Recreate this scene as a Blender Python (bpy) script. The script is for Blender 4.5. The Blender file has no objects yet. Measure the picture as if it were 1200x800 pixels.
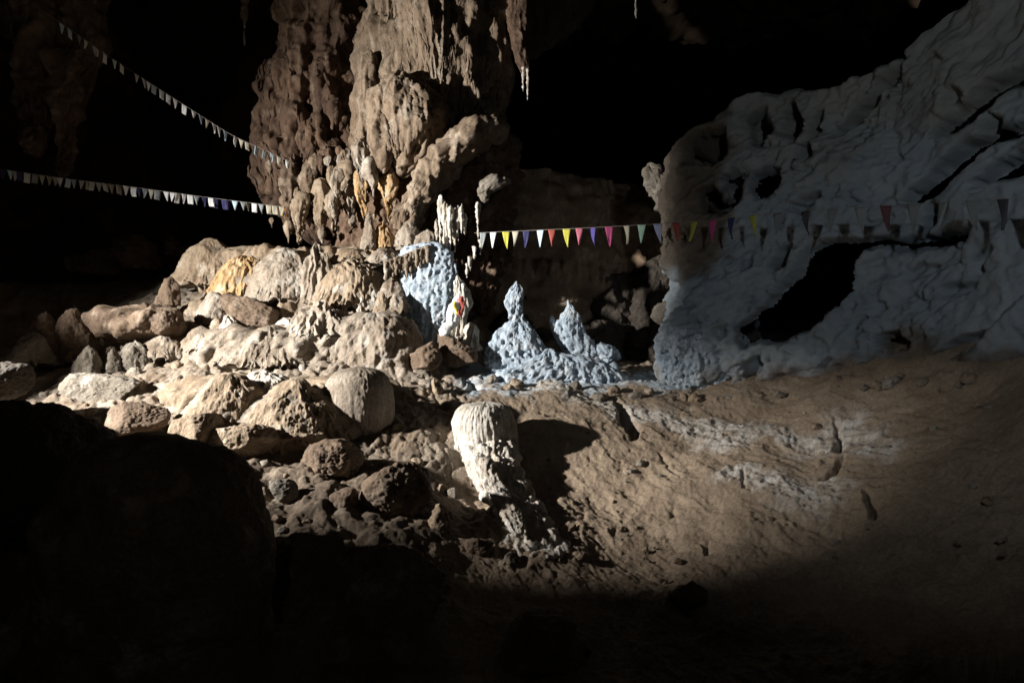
import bpy, math, random
import numpy as np
C = bpy.context.scene.collection
scn = bpy.context.scene

# ------------------------------------------------------------------ camera, world, lamp, exposure
CAMZ, F = 1.6, 800.0                       # eye height; focal length in pixels of a 1200 px wide frame
cam = bpy.data.objects.new('camera', bpy.data.cameras.new('camera'))
C.objects.link(cam)
cam.location = (0, 0, CAMZ)
cam.rotation_euler = (math.radians(90), 0, 0)
cam.data.sensor_width = 36
cam.data.lens = 24
cam.data.clip_start = .05
cam.data.clip_end = 200
scn.camera = cam

world = bpy.data.worlds.new('World')
scn.world = world
world.use_nodes = True
world.node_tree.nodes['Background'].inputs[0].default_value = (.85, .92, 1, 1)
world.node_tree.nodes['Background'].inputs[1].default_value = 0.0

def spot(name, loc, aim, watts, cone, blend, col, rad):
    l = bpy.data.lights.new(name, 'SPOT')
    l.energy, l.color = watts, col
    l.spot_size, l.spot_blend, l.shadow_soft_size = math.radians(cone), blend, rad
    o = bpy.data.objects.new(name, l)
    C.objects.link(o)
    o.location = loc
    d = np.array(aim, float) - np.array(loc, float)
    from mathutils import Vector
    o.rotation_euler = Vector(d).to_track_quat('-Z', 'Y').to_euler()
    return o
LAMP = (-9.6, 4.9, 3.8)
spot('cave_floodlight', LAMP, (.4, 9.0, 1.9), 16000, 100, 1.0, (1, .965, .91), .14)
spot('wall_fill_light', (1.6, .4, 3.2), (4.25, 7.1, 3.0), 260, 87, 1.0, (.88, .95, 1), .06)  # added fill lamp: dim cool light for the right wall and recess
spot('boulder_fill_light', (-.8, -1.6, 2.7), (-1.9, 4.6, .5), 30, 56, 1.0, (1, .95, .85), .05)  # added weak fill lamp that brings out the huge foreground boulder

vs = scn.view_settings
vs.view_transform, vs.look, vs.exposure, vs.gamma = 'Standard', 'None', 0.0, 1.0
scn.cycles.max_bounces = 5
scn.cycles.diffuse_bounces = 4
scn.cycles.use_denoising = True

# ------------------------------------------------------------------ noise
rs = np.random.RandomState(7)
PERM = rs.permutation(256)
PERM = np.concatenate([PERM, PERM, PERM]).astype(np.int32)
GRAD = rs.normal(size=(256, 3)); GRAD /= np.linalg.norm(GRAD, axis=1)[:, None]
GRAD = GRAD.astype(np.float32)
JIT = rs.rand(256, 3).astype(np.float32)

def gnoise(p):
    p = np.asarray(p, np.float32)
    i = np.floor(p).astype(np.int32); f = p - i
    i &= 255
    w = f*f*f*(f*(f*6-15)+10)
    out = np.zeros(len(p), np.float32)
    for dx in (0, 1):
        hx = PERM[(i[:, 0]+dx) & 255]
        wx = w[:, 0] if dx else 1-w[:, 0]
        for dy in (0, 1):
            hy = PERM[(hx+i[:, 1]+dy) & 255]
            wy = w[:, 1] if dy else 1-w[:, 1]
            for dz in (0, 1):
                g = GRAD[PERM[(hy+i[:, 2]+dz) & 255]]
                wz = w[:, 2] if dz else 1-w[:, 2]
                d = g[:, 0]*(f[:, 0]-dx)+g[:, 1]*(f[:, 1]-dy)+g[:, 2]*(f[:, 2]-dz)
                out += wx*wy*wz*d
    return out*1.6

def fbm(p, s, octv=4, gain=.5):
    p = np.asarray(p, np.float32)*s
    a, t = 1.0, 0
    for k in range(octv):
        t = t + a*gnoise(p+17.3*k)
        p = p*2.03; a *= gain
    return t

def ridged(p, s, octv=3, gain=.5):
    p = np.asarray(p, np.float32)*s
    a, t = 1.0, 0
    for k in range(octv):
        t = t + a*(1-np.abs(gnoise(p+9.1*k))*1.8)
        p = p*2.07; a *= gain
    return t-1

def worley(p, s):
    p = np.asarray(p, np.float32)*s
    i = np.floor(p).astype(np.int32); f = p - i
    f1 = np.full(len(p), 9., np.float32); f2 = f1.copy(); idh = np.zeros(len(p), np.int32)
    for dx in (-1, 0, 1):
        hx = PERM[(i[:, 0]+dx) & 255]
        for dy in (-1, 0, 1):
            hy = PERM[(hx+i[:, 1]+dy) & 255]
            for dz in (-1, 0, 1):
                h = PERM[(hy+i[:, 2]+dz) & 255]
                q = JIT[h]+np.array([dx, dy, dz], np.float32)-f
                d = np.einsum('ij,ij->i', q, q)
                n = d < f1
                f2 = np.where(n, f1, np.minimum(f2, d)); idh = np.where(n, h, idh); f1 = np.where(n, d, f1)
    return np.sqrt(f1), np.sqrt(f2), idh

def domes(p, s):
    f1, f2, h = worley(p, s)
    return np.sqrt(np.clip(1-(f1/.85)**2, 0, 1))*(.6+.4*(h/255.))

def sstep(a, b, x):
    t = np.clip((x-a)/(b-a), 0, 1)
    return t*t*(3-2*t)

# ------------------------------------------------------------------ objects and meshes
def tag(o, label=None, cat=None, group=None, kind=None):
    if label: o['label'] = label
    if cat: o['category'] = cat
    if group: o['group'] = group
    if kind: o['kind'] = kind
    return o

def empty(name, loc, label, cat, group=None):
    o = bpy.data.objects.new(name, None)
    C.objects.link(o)
    o.location = loc
    o.empty_display_size = .1
    return tag(o, label, cat, group)

SHAPES, MASS = [], []
def raw_mesh(name, V, Q, mat, parent=None, attrs=None):
    V = np.ascontiguousarray(V, np.float32); Q = np.ascontiguousarray(Q, np.int32)
    if name.startswith('flowstone_') and mat in MASS: SHAPES.append((V.copy(), Q.copy()))
    me = bpy.data.meshes.new(name)
    me.vertices.add(len(V)); me.vertices.foreach_set('co', V.ravel())
    k = Q.shape[1]
    me.loops.add(Q.size); me.loops.foreach_set('vertex_index', Q.ravel())
    me.polygons.add(len(Q))
    me.polygons.foreach_set('loop_start', np.arange(0, Q.size, k, dtype=np.int32))
    me.polygons.foreach_set('use_smooth', np.ones(len(Q), bool))
    me.update(calc_edges=True)
    for a, val in (attrs or {}).items():
        at = me.attributes.new(a, 'FLOAT', 'POINT')
        at.data.foreach_set('value', np.ascontiguousarray(val, np.float32))
    me.validate()
    me.materials.append(mat)
    o = bpy.data.objects.new(name, me)
    C.objects.link(o)
    if parent is not None:
        o.parent = parent
        o.matrix_parent_inverse = parent.matrix_world.inverted() if False else o.matrix_parent_inverse
        off = np.array(parent.location, np.float32)
        me.vertices.foreach_set('co', (V-off).astype(np.float32).ravel())
        me.update()
    return o

def quads(nr, nc, wrap):
    r = np.arange(nr-1)[:, None]; c = np.arange(nc if wrap else nc-1)[None, :]
    c2 = (c+1) % nc
    a = r*nc+c; b = r*nc+c2; d = (r+1)*nc+c; e = (r+1)*nc+c2
    return np.stack([a, b, e, d], -1).reshape(-1, 4)

def grid_normals(G, wrap):
    if wrap:
        P = np.concatenate([G[:, -1:], G, G[:, :1]], 1)
        dc = P[:, 2:]-P[:, :-2]
    else:
        dc = np.gradient(G, axis=1)
    dr = np.gradient(G, axis=0)
    n = np.cross(dc, dr)
    return n/np.maximum(np.linalg.norm(n, axis=-1, keepdims=True), 1e-9)

def at(u, v, Y):
    return np.array([(u-600)/F*Y, Y, CAMZ+(400-v)/F*Y])

def disp(p, k):
    """metres of outward displacement at points p"""
    d = np.zeros(len(p), np.float32)
    s = k.get('seed', 0)*3.7
    q = p+s
    if k.get('lump'): d += k['lump']*fbm(q, k.get('lump_s', 2.), 3)
    if k.get('flute'):
        w = q + .025*np.stack([fbm(q, 3, 2), fbm(q+5, 3, 2), 0*q[:, 0]], -1)
        d += k['flute']*ridged(w*np.array([1, 1, k.get('flute_z', .07)]), k.get('flute_s', 9.), 2, .35)
    if k.get('pop'): d += k['pop']*domes(q + .03*fbm(q, 9, 2)[:, None], k.get('pop_s', 9.))
    if k.get('rough'): d += k['rough']*fbm(q, k.get('rough_s', 7.), 5, .55)
    d += k.get('grit', .009)*fbm(q+2, 21, 3, .6)
    if k.get('pit'):
        n = fbm(q, k.get('pit_s', 7.), 2)
        d -= k['pit']*sstep(.38, .62, n)
    return d

# ------------------------------------------------------------------ materials
def rock_mat(name, c1, c2, c3=None, s=1.6, streak=0., bump=.8, rough=.85, pits=None, fine=42.):
    m = bpy.data.materials.new(name)
    m.use_nodes = True
    nt = m.node_tree; N = nt.nodes; L = nt.links
    b = N['Principled BSDF']
    b.inputs['Roughness'].default_value = rough
    b.inputs['Specular IOR Level'].default_value = .3
    geo = N.new('ShaderNodeNewGeometry')
    def noise(scale, det, vec=None, rgh=.6):
        n = N.new('ShaderNodeTexNoise')
        n.inputs['Scale'].default_value = scale; n.inputs['Detail'].default_value = det; n.inputs['Roughness'].default_value = rgh
        L.new(vec or geo.outputs['Position'], n.inputs['Vector'])
        return n
    def ramp(src, a, bb):
        r = N.new('ShaderNodeMapRange')
        r.inputs[1].default_value = a; r.inputs[2].default_value = bb
        r.clamp = True
        L.new(src, r.inputs[0]); return r.outputs[0]
    def mix(f, a, bb):
        x = N.new('ShaderNodeMix'); x.data_type = 'RGBA'
        if isinstance(f, float): x.inputs[0].default_value = f
        else: L.new(f, x.inputs[0])
        for i, v in ((6, a), (7, bb)):
            if isinstance(v, tuple): x.inputs[i].default_value = v+(1,)
            else: L.new(v, x.inputs[i])
        return x.outputs[2]
    st = N.new('ShaderNodeVectorMath'); st.operation = 'MULTIPLY'
    st.inputs[1].default_value = (1, 1, .12)
    L.new(geo.outputs['Position'], st.inputs[0])
    col = mix(ramp(noise(s, 5).outputs['Fac'], .36, .64), c1, c2)
    if c3: col = mix(ramp(noise(s*2.3, 6).outputs['Fac'], .54, .66), col, c3)
    if streak: 
        f = ramp(noise(7, 4, st.outputs[0]).outputs['Fac'], .45, .7)
        sc = N.new('ShaderNodeMath'); sc.operation = 'MULTIPLY'; sc.inputs[1].default_value = streak
        L.new(f, sc.inputs[0])
        col = mix(sc.outputs[0], col, tuple(x*.45 for x in c2))
    # clay stains left by drip water
    sm = N.new('ShaderNodeMath'); sm.operation = 'MULTIPLY'; sm.inputs[1].default_value = .6
    L.new(ramp(noise(4.2, 8, None, .7).outputs['Fac'], .52, .66), sm.inputs[0])
    col = mix(sm.outputs[0], col, tuple(x*.62*w for x, w in zip(c2, (1, .93, .85))))
    # fine mineral grain
    g = ramp(noise(fine, 3).outputs['Fac'], .3, .7)
    gm = N.new('ShaderNodeMix'); gm.data_type = 'RGBA'; gm.blend_type = 'MULTIPLY'
    gm.inputs[0].default_value = .5
    L.new(col, gm.inputs[6])
    gr = N.new('ShaderNodeCombineColor'); 
    ga = N.new('ShaderNodeMath'); ga.operation = 'MULTIPLY_ADD'; ga.inputs[1].default_value = .9; ga.inputs[2].default_value = .45
    L.new(g, ga.inputs[0])
    for i in range(3): L.new(ga.outputs[0], gr.inputs[i])
    L.new(gr.outputs[0], gm.inputs[7])
    col = gm.outputs[2]
    if pits:
        vo = noise(11, 3)
        col = mix(ramp(vo.outputs['Fac'], .64, .69), col, pits)
    L.new(col, b.inputs['Base Color'])
    b1 = N.new('ShaderNodeBump'); b1.inputs['Strength'].default_value = bump; b1.inputs['Distance'].default_value = .02
    L.new(noise(26, 8, None, .75).outputs['Fac'], b1.inputs['Height'])
    L.new(b1.outputs[0], b.inputs['Normal'])
    return m

M = {
 'cream': rock_mat('cream_flowstone', (.30, .258, .21), (.18, .138, .10), (.385, .355, .31), streak=.4),
 'white': rock_mat('white_calcite', (.54, .51, .46), (.36, .31, .25), (.62, .60, .57), streak=.35, s=2.5),
 'tan': rock_mat('tan_flowstone', (.275, .212, .148), (.19, .138, .092), (.35, .295, .23), streak=.4),
 'orange': rock_mat('ochre_flowstone', (.40, .26, .13), (.30, .19, .09), (.48, .37, .25), streak=.5),
 'pillar': rock_mat('pillar_flowstone', (.22, .165, .115), (.15, .105, .07), (.30, .25, .195), streak=.7, s=1.2),
 'russet': rock_mat('russet_flowstone', (.13, .08, .05), (.075, .045, .03), (.18, .13, .09), streak=.6),
 'brown': rock_mat('brown_rock', (.15, .105, .07), (.09, .06, .04), (.21, .16, .12)),
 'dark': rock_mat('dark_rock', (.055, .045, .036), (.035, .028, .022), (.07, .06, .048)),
 'grey': rock_mat('grey_rock', (.20, .175, .145), (.13, .11, .085), (.30, .27, .23)),
 'blue': rock_mat('blue_grey_limestone', (.36, .42, .48), (.27, .33, .39), (.45, .48, .51), s=2.2, pits=(.05, .05, .05)),
 'recess': rock_mat('recess_rock', (.34, .245, .165), (.23, .16, .105), (.40, .32, .24), streak=.5, s=1.),
 'far': rock_mat('far_cave_rock', (.10, .065, .04), (.06, .04, .025), (.13, .09, .06), s=.6),
}

# ------------------------------------------------------------------ cave floor: one height field
MASS = [M[k] for k in ('cream', 'tan', 'white', 'orange')]
CTRL = [  # pixel u, v and distance of a point of the floor
 (0,480,8.5),(100,475,8.4),(200,468,8.6),(300,440,9.2),(110,425,9.8),(200,408,10.2),(20,440,9.6),(300,388,10.6),(400,375,10.8),
 (450,405,10),(470,445,9.2),(350,470,8.6),(250,495,7.9),(450,495,8.0),(400,512,7.6),(300,520,7.4),(400,560,6.9),(500,512,7.7),(500,560,7.1),
 (500,620,6.1),(400,620,5.9),(560,600,6.7),(600,660,5.9),(200,540,6.8),(100,540,6.6),(300,610,5.9),
 (0,335,15),(100,335,14.5),(200,330,13.5),(250,345,11.8),(350,350,11.3),(450,330,11.4),(520,420,10.2),
 (540,452,9.4),(600,452,9.3),(700,462,8.9),(800,464,8.7),(900,458,8.3),(600,500,8.2),(650,506,7.98),(705,515,7.8),(590,560,7.3),(650,560,7.25),(680,590,6.9),(700,545,7.4),(700,640,6.2),
 (800,560,6.9),(900,560,6.5),(1000,560,6.0),(1000,475,7.2),(1100,560,5.4),(1200,560,5.0),(1200,445,6.0),(1100,455,6.6),(800,650,5.9),(900,680,5.3),
 (1000,700,4.9),(1100,700,4.5),(1200,720,4.1),(1300,560,4.6),(850,452,8.75),(900,442,8.5),(1000,424,7.75),(1050,420,7.3),(1100,414,6.95),(1200,408,6.15),(1270,400,5.5),
 (650,438,11),(740,440,11),(640,425,12.5),(750,425,12.8),(560,430,11.5)]
cp = np.array([at(*c) for c in CTRL])
xt = [(-2, 4.2, -.75), (0, 4.2, -.75), (2, 3.7, -.6), (0, 3, -.8), (-3, 3, -.7), (3.5, 3, -.3), (0, 1.5, -.5), (-3, 1, -.4), (4, 1, 0), (0, -3, -.2), (-6, -2, 0), (6, -2, .2),
      (-6, 4, -.6), (-9.6, 4.9, -.4), (-9, 8, .6), (-9, 12, 1.4), (-13, 8, .3), (-12, 16, 1.6), (-4, 18, 3), (3, 16, 1.2), (-18, 16, 1.5), (-18, 0, 0), (8, 9, 1.8), (8, 4, 1.2), (-20, 24, 2), (5, 24, 2), (9, -4, 1)]
cp = np.vstack([cp, xt])
def _phi(r): return np.sqrt(r*r+.12)
_A = _phi(np.linalg.norm(cp[:, None, :2]-cp[None, :, :2], axis=-1)); n_ = len(cp)
_K = np.zeros((n_+3, n_+3)); _K[:n_, :n_] = _A - .02*np.eye(n_); _K[:n_, n_] = 1; _K[:n_, n_+1:] = cp[:, :2]; _K[n_, :n_] = 1; _K[n_+1:, :n_] = cp[:, :2].T
_W = np.linalg.solve(_K, np.concatenate([cp[:, 2], [0, 0, 0]]))
def floor_base(x, y):
    x = np.asarray(x, float).ravel(); y = np.asarray(y, float).ravel()
    out = np.empty(len(x))
    for i in range(0, len(x), 60000):
        xx, yy = x[i:i+60000], y[i:i+60000]
        r = np.hypot(xx[:, None]-cp[None, :, 0], yy[:, None]-cp[None, :, 1])
        out[i:i+60000] = _phi(r)@_W[:n_]+_W[n_]+_W[n_+1]*xx+_W[n_+2]*yy
    return out
def on_floor(u, v, y0=3.0, y1=16.):
    Y = np.linspace(y0, y1, 1400)
    p = at(u, v, 1.0)
    g = CAMZ+(400-v)/F*Y - floor_base((u-600)/F*Y, Y)
    k = np.where(g < 0)[0]
    return float(Y[k[0]]) if len(k) else y1

def poly_depth(x, y, poly):
    """positive inside: distance to the border of a polygon"""
    poly = np.asarray(poly, float)
    lo, hi = poly.min(0)-.15, poly.max(0)+.15
    out = np.full(len(x), -1.)
    k = np.where((x > lo[0]) & (x < hi[0]) & (y > lo[1]) & (y < hi[1]))[0]
    if not len(k): return out
    px, py = x[k], y[k]
    ins = np.zeros(len(k), bool); dm = np.full(len(k), 9.)
    for a, b in zip(poly, np.roll(poly, -1, 0)):
        c = ((a[1] > py) != (b[1] > py)) & (px < (b[0]-a[0])*(py-a[1])/(b[1]-a[1]+1e-12)+a[0])
        ins ^= c
        e = b-a; t = np.clip(((px-a[0])*e[0]+(py-a[1])*e[1])/(e@e+1e-12), 0, 1)
        dm = np.minimum(dm, np.hypot(px-a[0]-t*e[0], py-a[1]-t*e[1]))
    out[k] = np.where(ins, dm, -dm)
    return out

def line_dist(x, y, pts):
    d = np.full(len(x), 9.)
    for a, b in zip(pts[:-1], pts[1:]):
        a, b = np.array(a), np.array(b); e = b-a
        t = np.clip(((x-a[0])*e[0]+(y-a[1])*e[1])/(e@e+1e-12), 0, 1)
        d = np.minimum(d, np.hypot(x-a[0]-t*e[0], y-a[1]-t*e[1]))
    return d

def fl(pts):
    return [(lambda Y, u: ((u-600)/F*Y, Y))(on_floor(u, v), u) for u, v in pts]

FLOOR_CUTS = [([(716,462),(728,468),(740,482),(753,500),(750,512),(740,514),(727,495)], .35),
              ([(975,488),(984,500),(991,520),(986,532),(974,526),(980,510)], .3),
              ([(958,560),(975,548),(988,532),(992,540),(980,556)], .25),
              ([(1008,572),(1016,570),(1030,590),(1030,606),(1018,602)], .3),
              ([(868,556),(873,552),(874,580),(869,578)], .2), ([(820,636),(832,632),(834,648),(826,650)], .2),
              ([(785,595),(791,592),(792,603),(786,605)], .15), ([(770,528),(775,527),(800,560),(796,562)], .08),
              ([(1100,452),(1120,446),(1122,450),(1104,458)], .2), ([(1035,436),(1060,432),(1062,440),(1040,444)], .2)]
CRUST = [[(735,478),(770,486),(820,494),(870,502),(920,512),(960,524)], [(800,488),(830,515),(860,520)], [(868,558),(900,566),(930,574),(962,580)], [(990,500),(1030,530)], [(620,445),(680,465),(720,480)]]

def build_floor():
    na, nr = 1050, 720
    az = np.concatenate([np.linspace(-75, -42, 60, endpoint=False), np.linspace(-42, 42, na-120), np.linspace(42.6, 75, 60)])
    az = np.radians(az)
    yy = np.concatenate([np.linspace(-.2, 4, 60, endpoint=False), np.exp(np.linspace(math.log(4), math.log(12.5), nr-130)), np.linspace(12.7, 26, 70)])
    rr = np.maximum(yy, .4)[:, None]
    X = np.tan(az)[None, :]*rr; Yv = np.broadcast_to(yy[:, None], X.shape)
    x, y = X.ravel(), Yv.ravel()
    h = floor_base(x, y)
    p = np.stack([x, y, h], -1).astype(np.float32)
    wob = .25*fbm(p, 1.1, 3)
    clay = sstep(-.75, -.15, x+wob+.6*sstep(9.2, 10.2, y)*-1)*sstep(10.6, 9.6, y+wob)
    clay = np.maximum(clay, sstep(.1, .5, x+wob)*sstep(3, 4, y)*sstep(10.6, 9.6, y+wob))
    flow = (1-clay)*sstep(6.9, 7.6, y+wob)
    rock = np.clip(1-clay-flow, 0, 1)
    # lumps of flowstone, stretched along the fall of the slope
    q = p*np.array([1, .62, .5])+.10*np.stack([fbm(p, 2.3, 3), fbm(p+9, 2.3, 3), 0*x], -1)
    big = domes(q, 2.3); mid = domes(q+3, 5.5); sml = domes(q+7, 13.)
    h = h+flow*(.11*big+.08*mid+.045*sml+.03*fbm(p, 5, 4)-.12)
    h = h+rock*(.13*fbm(p, 1.6, 5, .5)+.06*domes(p, 3.2)+.03*domes(p+4, 8))
    # clay bank: soft swells, rills running down to the right, small stones
    rl = np.stack([x*.9+y*.5, (y-.9*x)*.22, 0*x], -1)
    h = h+clay*(.07*fbm(p, 1.2, 3)+.016*ridged(rl+.1*fbm(p, 2, 2)[:, None], 5., 3)+.010*fbm(p, 9, 4, .6)+.02*sstep(.45, .8, fbm(p, 6, 3))+.012*domes(p+2, 11)*sstep(-.1, .4, fbm(p+6, 1.3, 3))+.006*ridged(rl*np.array([1, .6, 1])+.05*fbm(p, 4, 2)[:, None], 14., 2)+.006*fbm(p, 24, 2))
    h = h+clay*.10*domes(p, 9)*sstep(.55, .15, np.hypot(x-.15, y-6.45)-.25)      # rubble under the stalagmite
    w = .025*np.stack([fbm(p, 8, 3), fbm(p+4, 8, 3)], -1)
    for pl, dep in FLOOR_CUTS:
        d = poly_depth(x+w[:, 0], y+w[:, 1], fl(pl))
        h = h-dep*sstep(-.01, .07, d)
    crust = np.zeros(len(x))
    for c in CRUST:
        d = line_dist(x, y, fl(c))
        crust = np.maximum(crust, sstep(.30, .02, d+.16*fbm(p, 3.5, 4)))
    h = h+crust*clay*(.022*fbm(p, 11, 4, .6))
    blue = sstep(8.95, 9.3, y+.45*fbm(p, 2.4, 4))*sstep(-.9, -.5, x)*sstep(11.5, 10.4, y)
    V = np.stack([x, y, h], -1)
    o = raw_mesh('cave_floor', V, quads(len(yy), len(az), False), floor_mat(), None, {'clay': clay, 'flow': flow, 'crust': crust, 'blue': blue})
    return tag(o, kind='structure')

def floor_mat():
    m = rock_mat('cave_floor_ground', (.13, .095, .065), (.08, .058, .04), (.19, .15, .11))
    nt = m.node_tree; N = nt.nodes; L = nt.links
    b = N['Principled BSDF']
    src = b.inputs['Base Color'].links[0].from_socket
    geo = [n for n in N if n.type == 'NEW_GEOMETRY'][0]
    def noise(scale, det, a, bb):
        n = N.new('ShaderNodeTexNoise'); n.inputs['Scale'].default_value = scale; n.inputs['Detail'].default_value = det; n.inputs['Roughness'].default_value = .65
        L.new(geo.outputs['Position'], n.inputs['Vector'])
        r = N.new('ShaderNodeMapRange'); r.inputs[1].default_value = a; r.inputs[2].default_value = bb
        L.new(n.outputs['Fac'], r.inputs[0]); return r.outputs[0]
    def two(c1, c2, sc, a=.38, bb=.62):
        x = N.new('ShaderNodeMix'); x.data_type = 'RGBA'
        x.inputs[6].default_value = c1+(1,); x.inputs[7].default_value = c2+(1,)
        L.new(noise(sc, 6, a, bb), x.inputs[0]); return x.outputs[2]
    cur = src
    for att, c in (('clay', two((.27, .208, .148), (.19, .14, .098), 2.6)), ('flow', two((.30, .255, .205), (.165, .122, .085), 1.9)),
                   ('blue', two((.36, .44, .52), (.46, .45, .43), 3.)), ('crust', two((.46, .44, .41), (.30, .25, .2), 9.))):
        a = N.new('ShaderNodeAttribute'); a.attribute_name = att
        x = N.new('ShaderNodeMix'); x.data_type = 'RGBA'
        L.new(a.outputs['Fac'], x.inputs[0]); L.new(cur, x.inputs[6]); L.new(c, x.inputs[7])
        cur = x.outputs[2]
    gm = N.new('ShaderNodeMix'); gm.data_type = 'RGBA'; gm.blend_type = 'MULTIPLY'; gm.inputs[0].default_value = 1
    L.new(cur, gm.inputs[6])
    g = noise(38, 4, .25, .7)
    ga = N.new('ShaderNodeMath'); ga.operation = 'MULTIPLY_ADD'; ga.inputs[1].default_value = .55; ga.inputs[2].default_value = .6
    L.new(g, ga.inputs[0])
    cc = N.new('ShaderNodeCombineColor')
    for i in range(3): L.new(ga.outputs[0], cc.inputs[i])
    L.new(cc.outputs[0], gm.inputs[7])
    L.new(gm.outputs[2], b.inputs['Base Color'])
    return m

# ------------------------------------------------------------------ walls: a plan path swept up, then carved
def path_eval(pts, n=None, step=.03):
    pts = np.array(pts, float)
    seg = np.linalg.norm(np.diff(pts, axis=0), axis=1); cum = np.concatenate([[0], np.cumsum(seg)])
    S = np.arange(0, cum[-1], step) if n is None else np.linspace(0, cum[-1], n)
    X = np.interp(S, cum, pts[:, 0]); Y = np.interp(S, cum, pts[:, 1])
    k = max(3, int(.5/(S[1]-S[0]))); ker = np.hanning(k+2)[1:-1]; ker /= ker.sum()
    sm = lambda a: np.convolve(np.concatenate([2*a[0]-a[k:0:-1], a, 2*a[-1]-a[-2:-k-2:-1]]), ker, 'same')[k:-k]
    X, Y = sm(X), sm(Y)
    T = np.stack([np.gradient(X), np.gradient(Y)], -1); T /= np.linalg.norm(T, axis=1)[:, None]
    return S, X, Y, T

def pp(u, Y): return ((u-600)/F*Y, Y)

WALL_PATH = [(5.5, 15), (3.1, 11.6), pp(778, 9.6), pp(800, 9.0), pp(900, 8.55), pp(1000, 7.75), pp(1100, 6.95), pp(1200, 6.15), pp(1300, 5.3), (5.0, 3.6), (5.6, 1), (5.5, -3)]
SKY = [(600,230),(770,190),(800,168),(830,140),(855,118),(880,108),(940,106),(1000,100),(1040,84),(1085,40),(1130,-5),(1200,-70),(1300,-140),(1900,-400)]
WALL_CUTS = [
 ([(865,385),(880,375),(895,360),(905,345),(925,325),(935,310),(945,292),(960,284),(1000,281),(1060,280),(1120,268),(1134,264),(1120,285),(1060,287),(1012,290),(1000,302),(995,322),(994,340),(975,365),(965,376),(940,390),(915,402),(895,398),(872,406),(866,396)], 1.6),
 ([(904,311),(914,293),(926,290),(921,304),(910,314)], .3),
 ([(915,125),(922,117),(933,124),(936,145),(931,163),(920,169),(913,155)], .6), ([(880,135),(893,125),(897,150),(894,169),(884,165)], .5),
 ([(952,135),(960,130),(958,150),(949,160)], .35), ([(936,170),(943,168),(946,182),(938,187)], .3),
 ([(852,205),(862,199),(871,205),(868,226),(856,230),(850,222)], .5), ([(884,205),(896,198),(910,200),(918,215),(905,228),(888,232),(882,222)], .5),
 ([(822,225),(838,219),(848,230),(840,246),(826,248)], .45), ([(843,235),(866,228),(862,240),(845,248)], .4),
 ([(978,155),(1000,128),(1024,108),(1045,85),(1062,70),(1050,92),(1030,112),(1010,130),(990,150)], .55),
 ([(1088,158),(1110,136),(1140,113),(1156,97),(1175,86),(1205,72),(1215,88),(1172,100),(1155,125),(1122,148),(1100,158)], .5),
 ([(1052,236),(1070,216),(1092,198),(1120,172),(1148,158),(1154,136),(1166,142),(1170,154),(1200,140),(1216,124),(1216,142),(1180,160),(1150,172),(1130,195),(1105,215),(1080,230),(1068,236)], .55),
 ([(1138,218),(1160,196),(1190,182),(1212,176),(1212,194),(1160,212),(1146,222)], .35),
 ([(1110,118),(1120,105),(1126,112),(1114,130)], .2), ([(1028,398),(1046,389),(1052,396),(1060,404),(1044,410),(1030,404)], .4),
 ([(930,242),(948,234),(962,230),(946,240),(934,247)], .2), ([(1060,424),(1100,420),(1112,408),(1130,396),(1150,392),(1128,404),(1110,422),(1080,434)], .25),
 ([(1078,270),(1082,285),(1074,292),(1068,286),(1074,262),(1086,236),(1092,240)], .4), ([(1060,318),(1075,312),(1090,314),(1076,321),(1062,326)], .12),
 ([(1102,338),(1120,333),(1138,335),(1120,341),(1106,344)], .12), ([(1135,310),(1150,296),(1162,292),(1150,304),(1140,320)], .12),
 ([(802,410),(812,396),(820,392),(812,406),(800,418),(794,420)], .15), ([(840,386),(850,380),(852,388),(844,398)], .15), ([(836,452),(846,442),(856,444),(848,456),(838,458)], .2),
 ([(876,425),(888,420),(890,434),(882,444),(876,440)], .2), ([(875,300),(882,296),(880,306),(872,312)], .12), ([(800,176),(828,150),(848,150),(846,180),(830,192),(804,190)], .5)]

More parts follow.
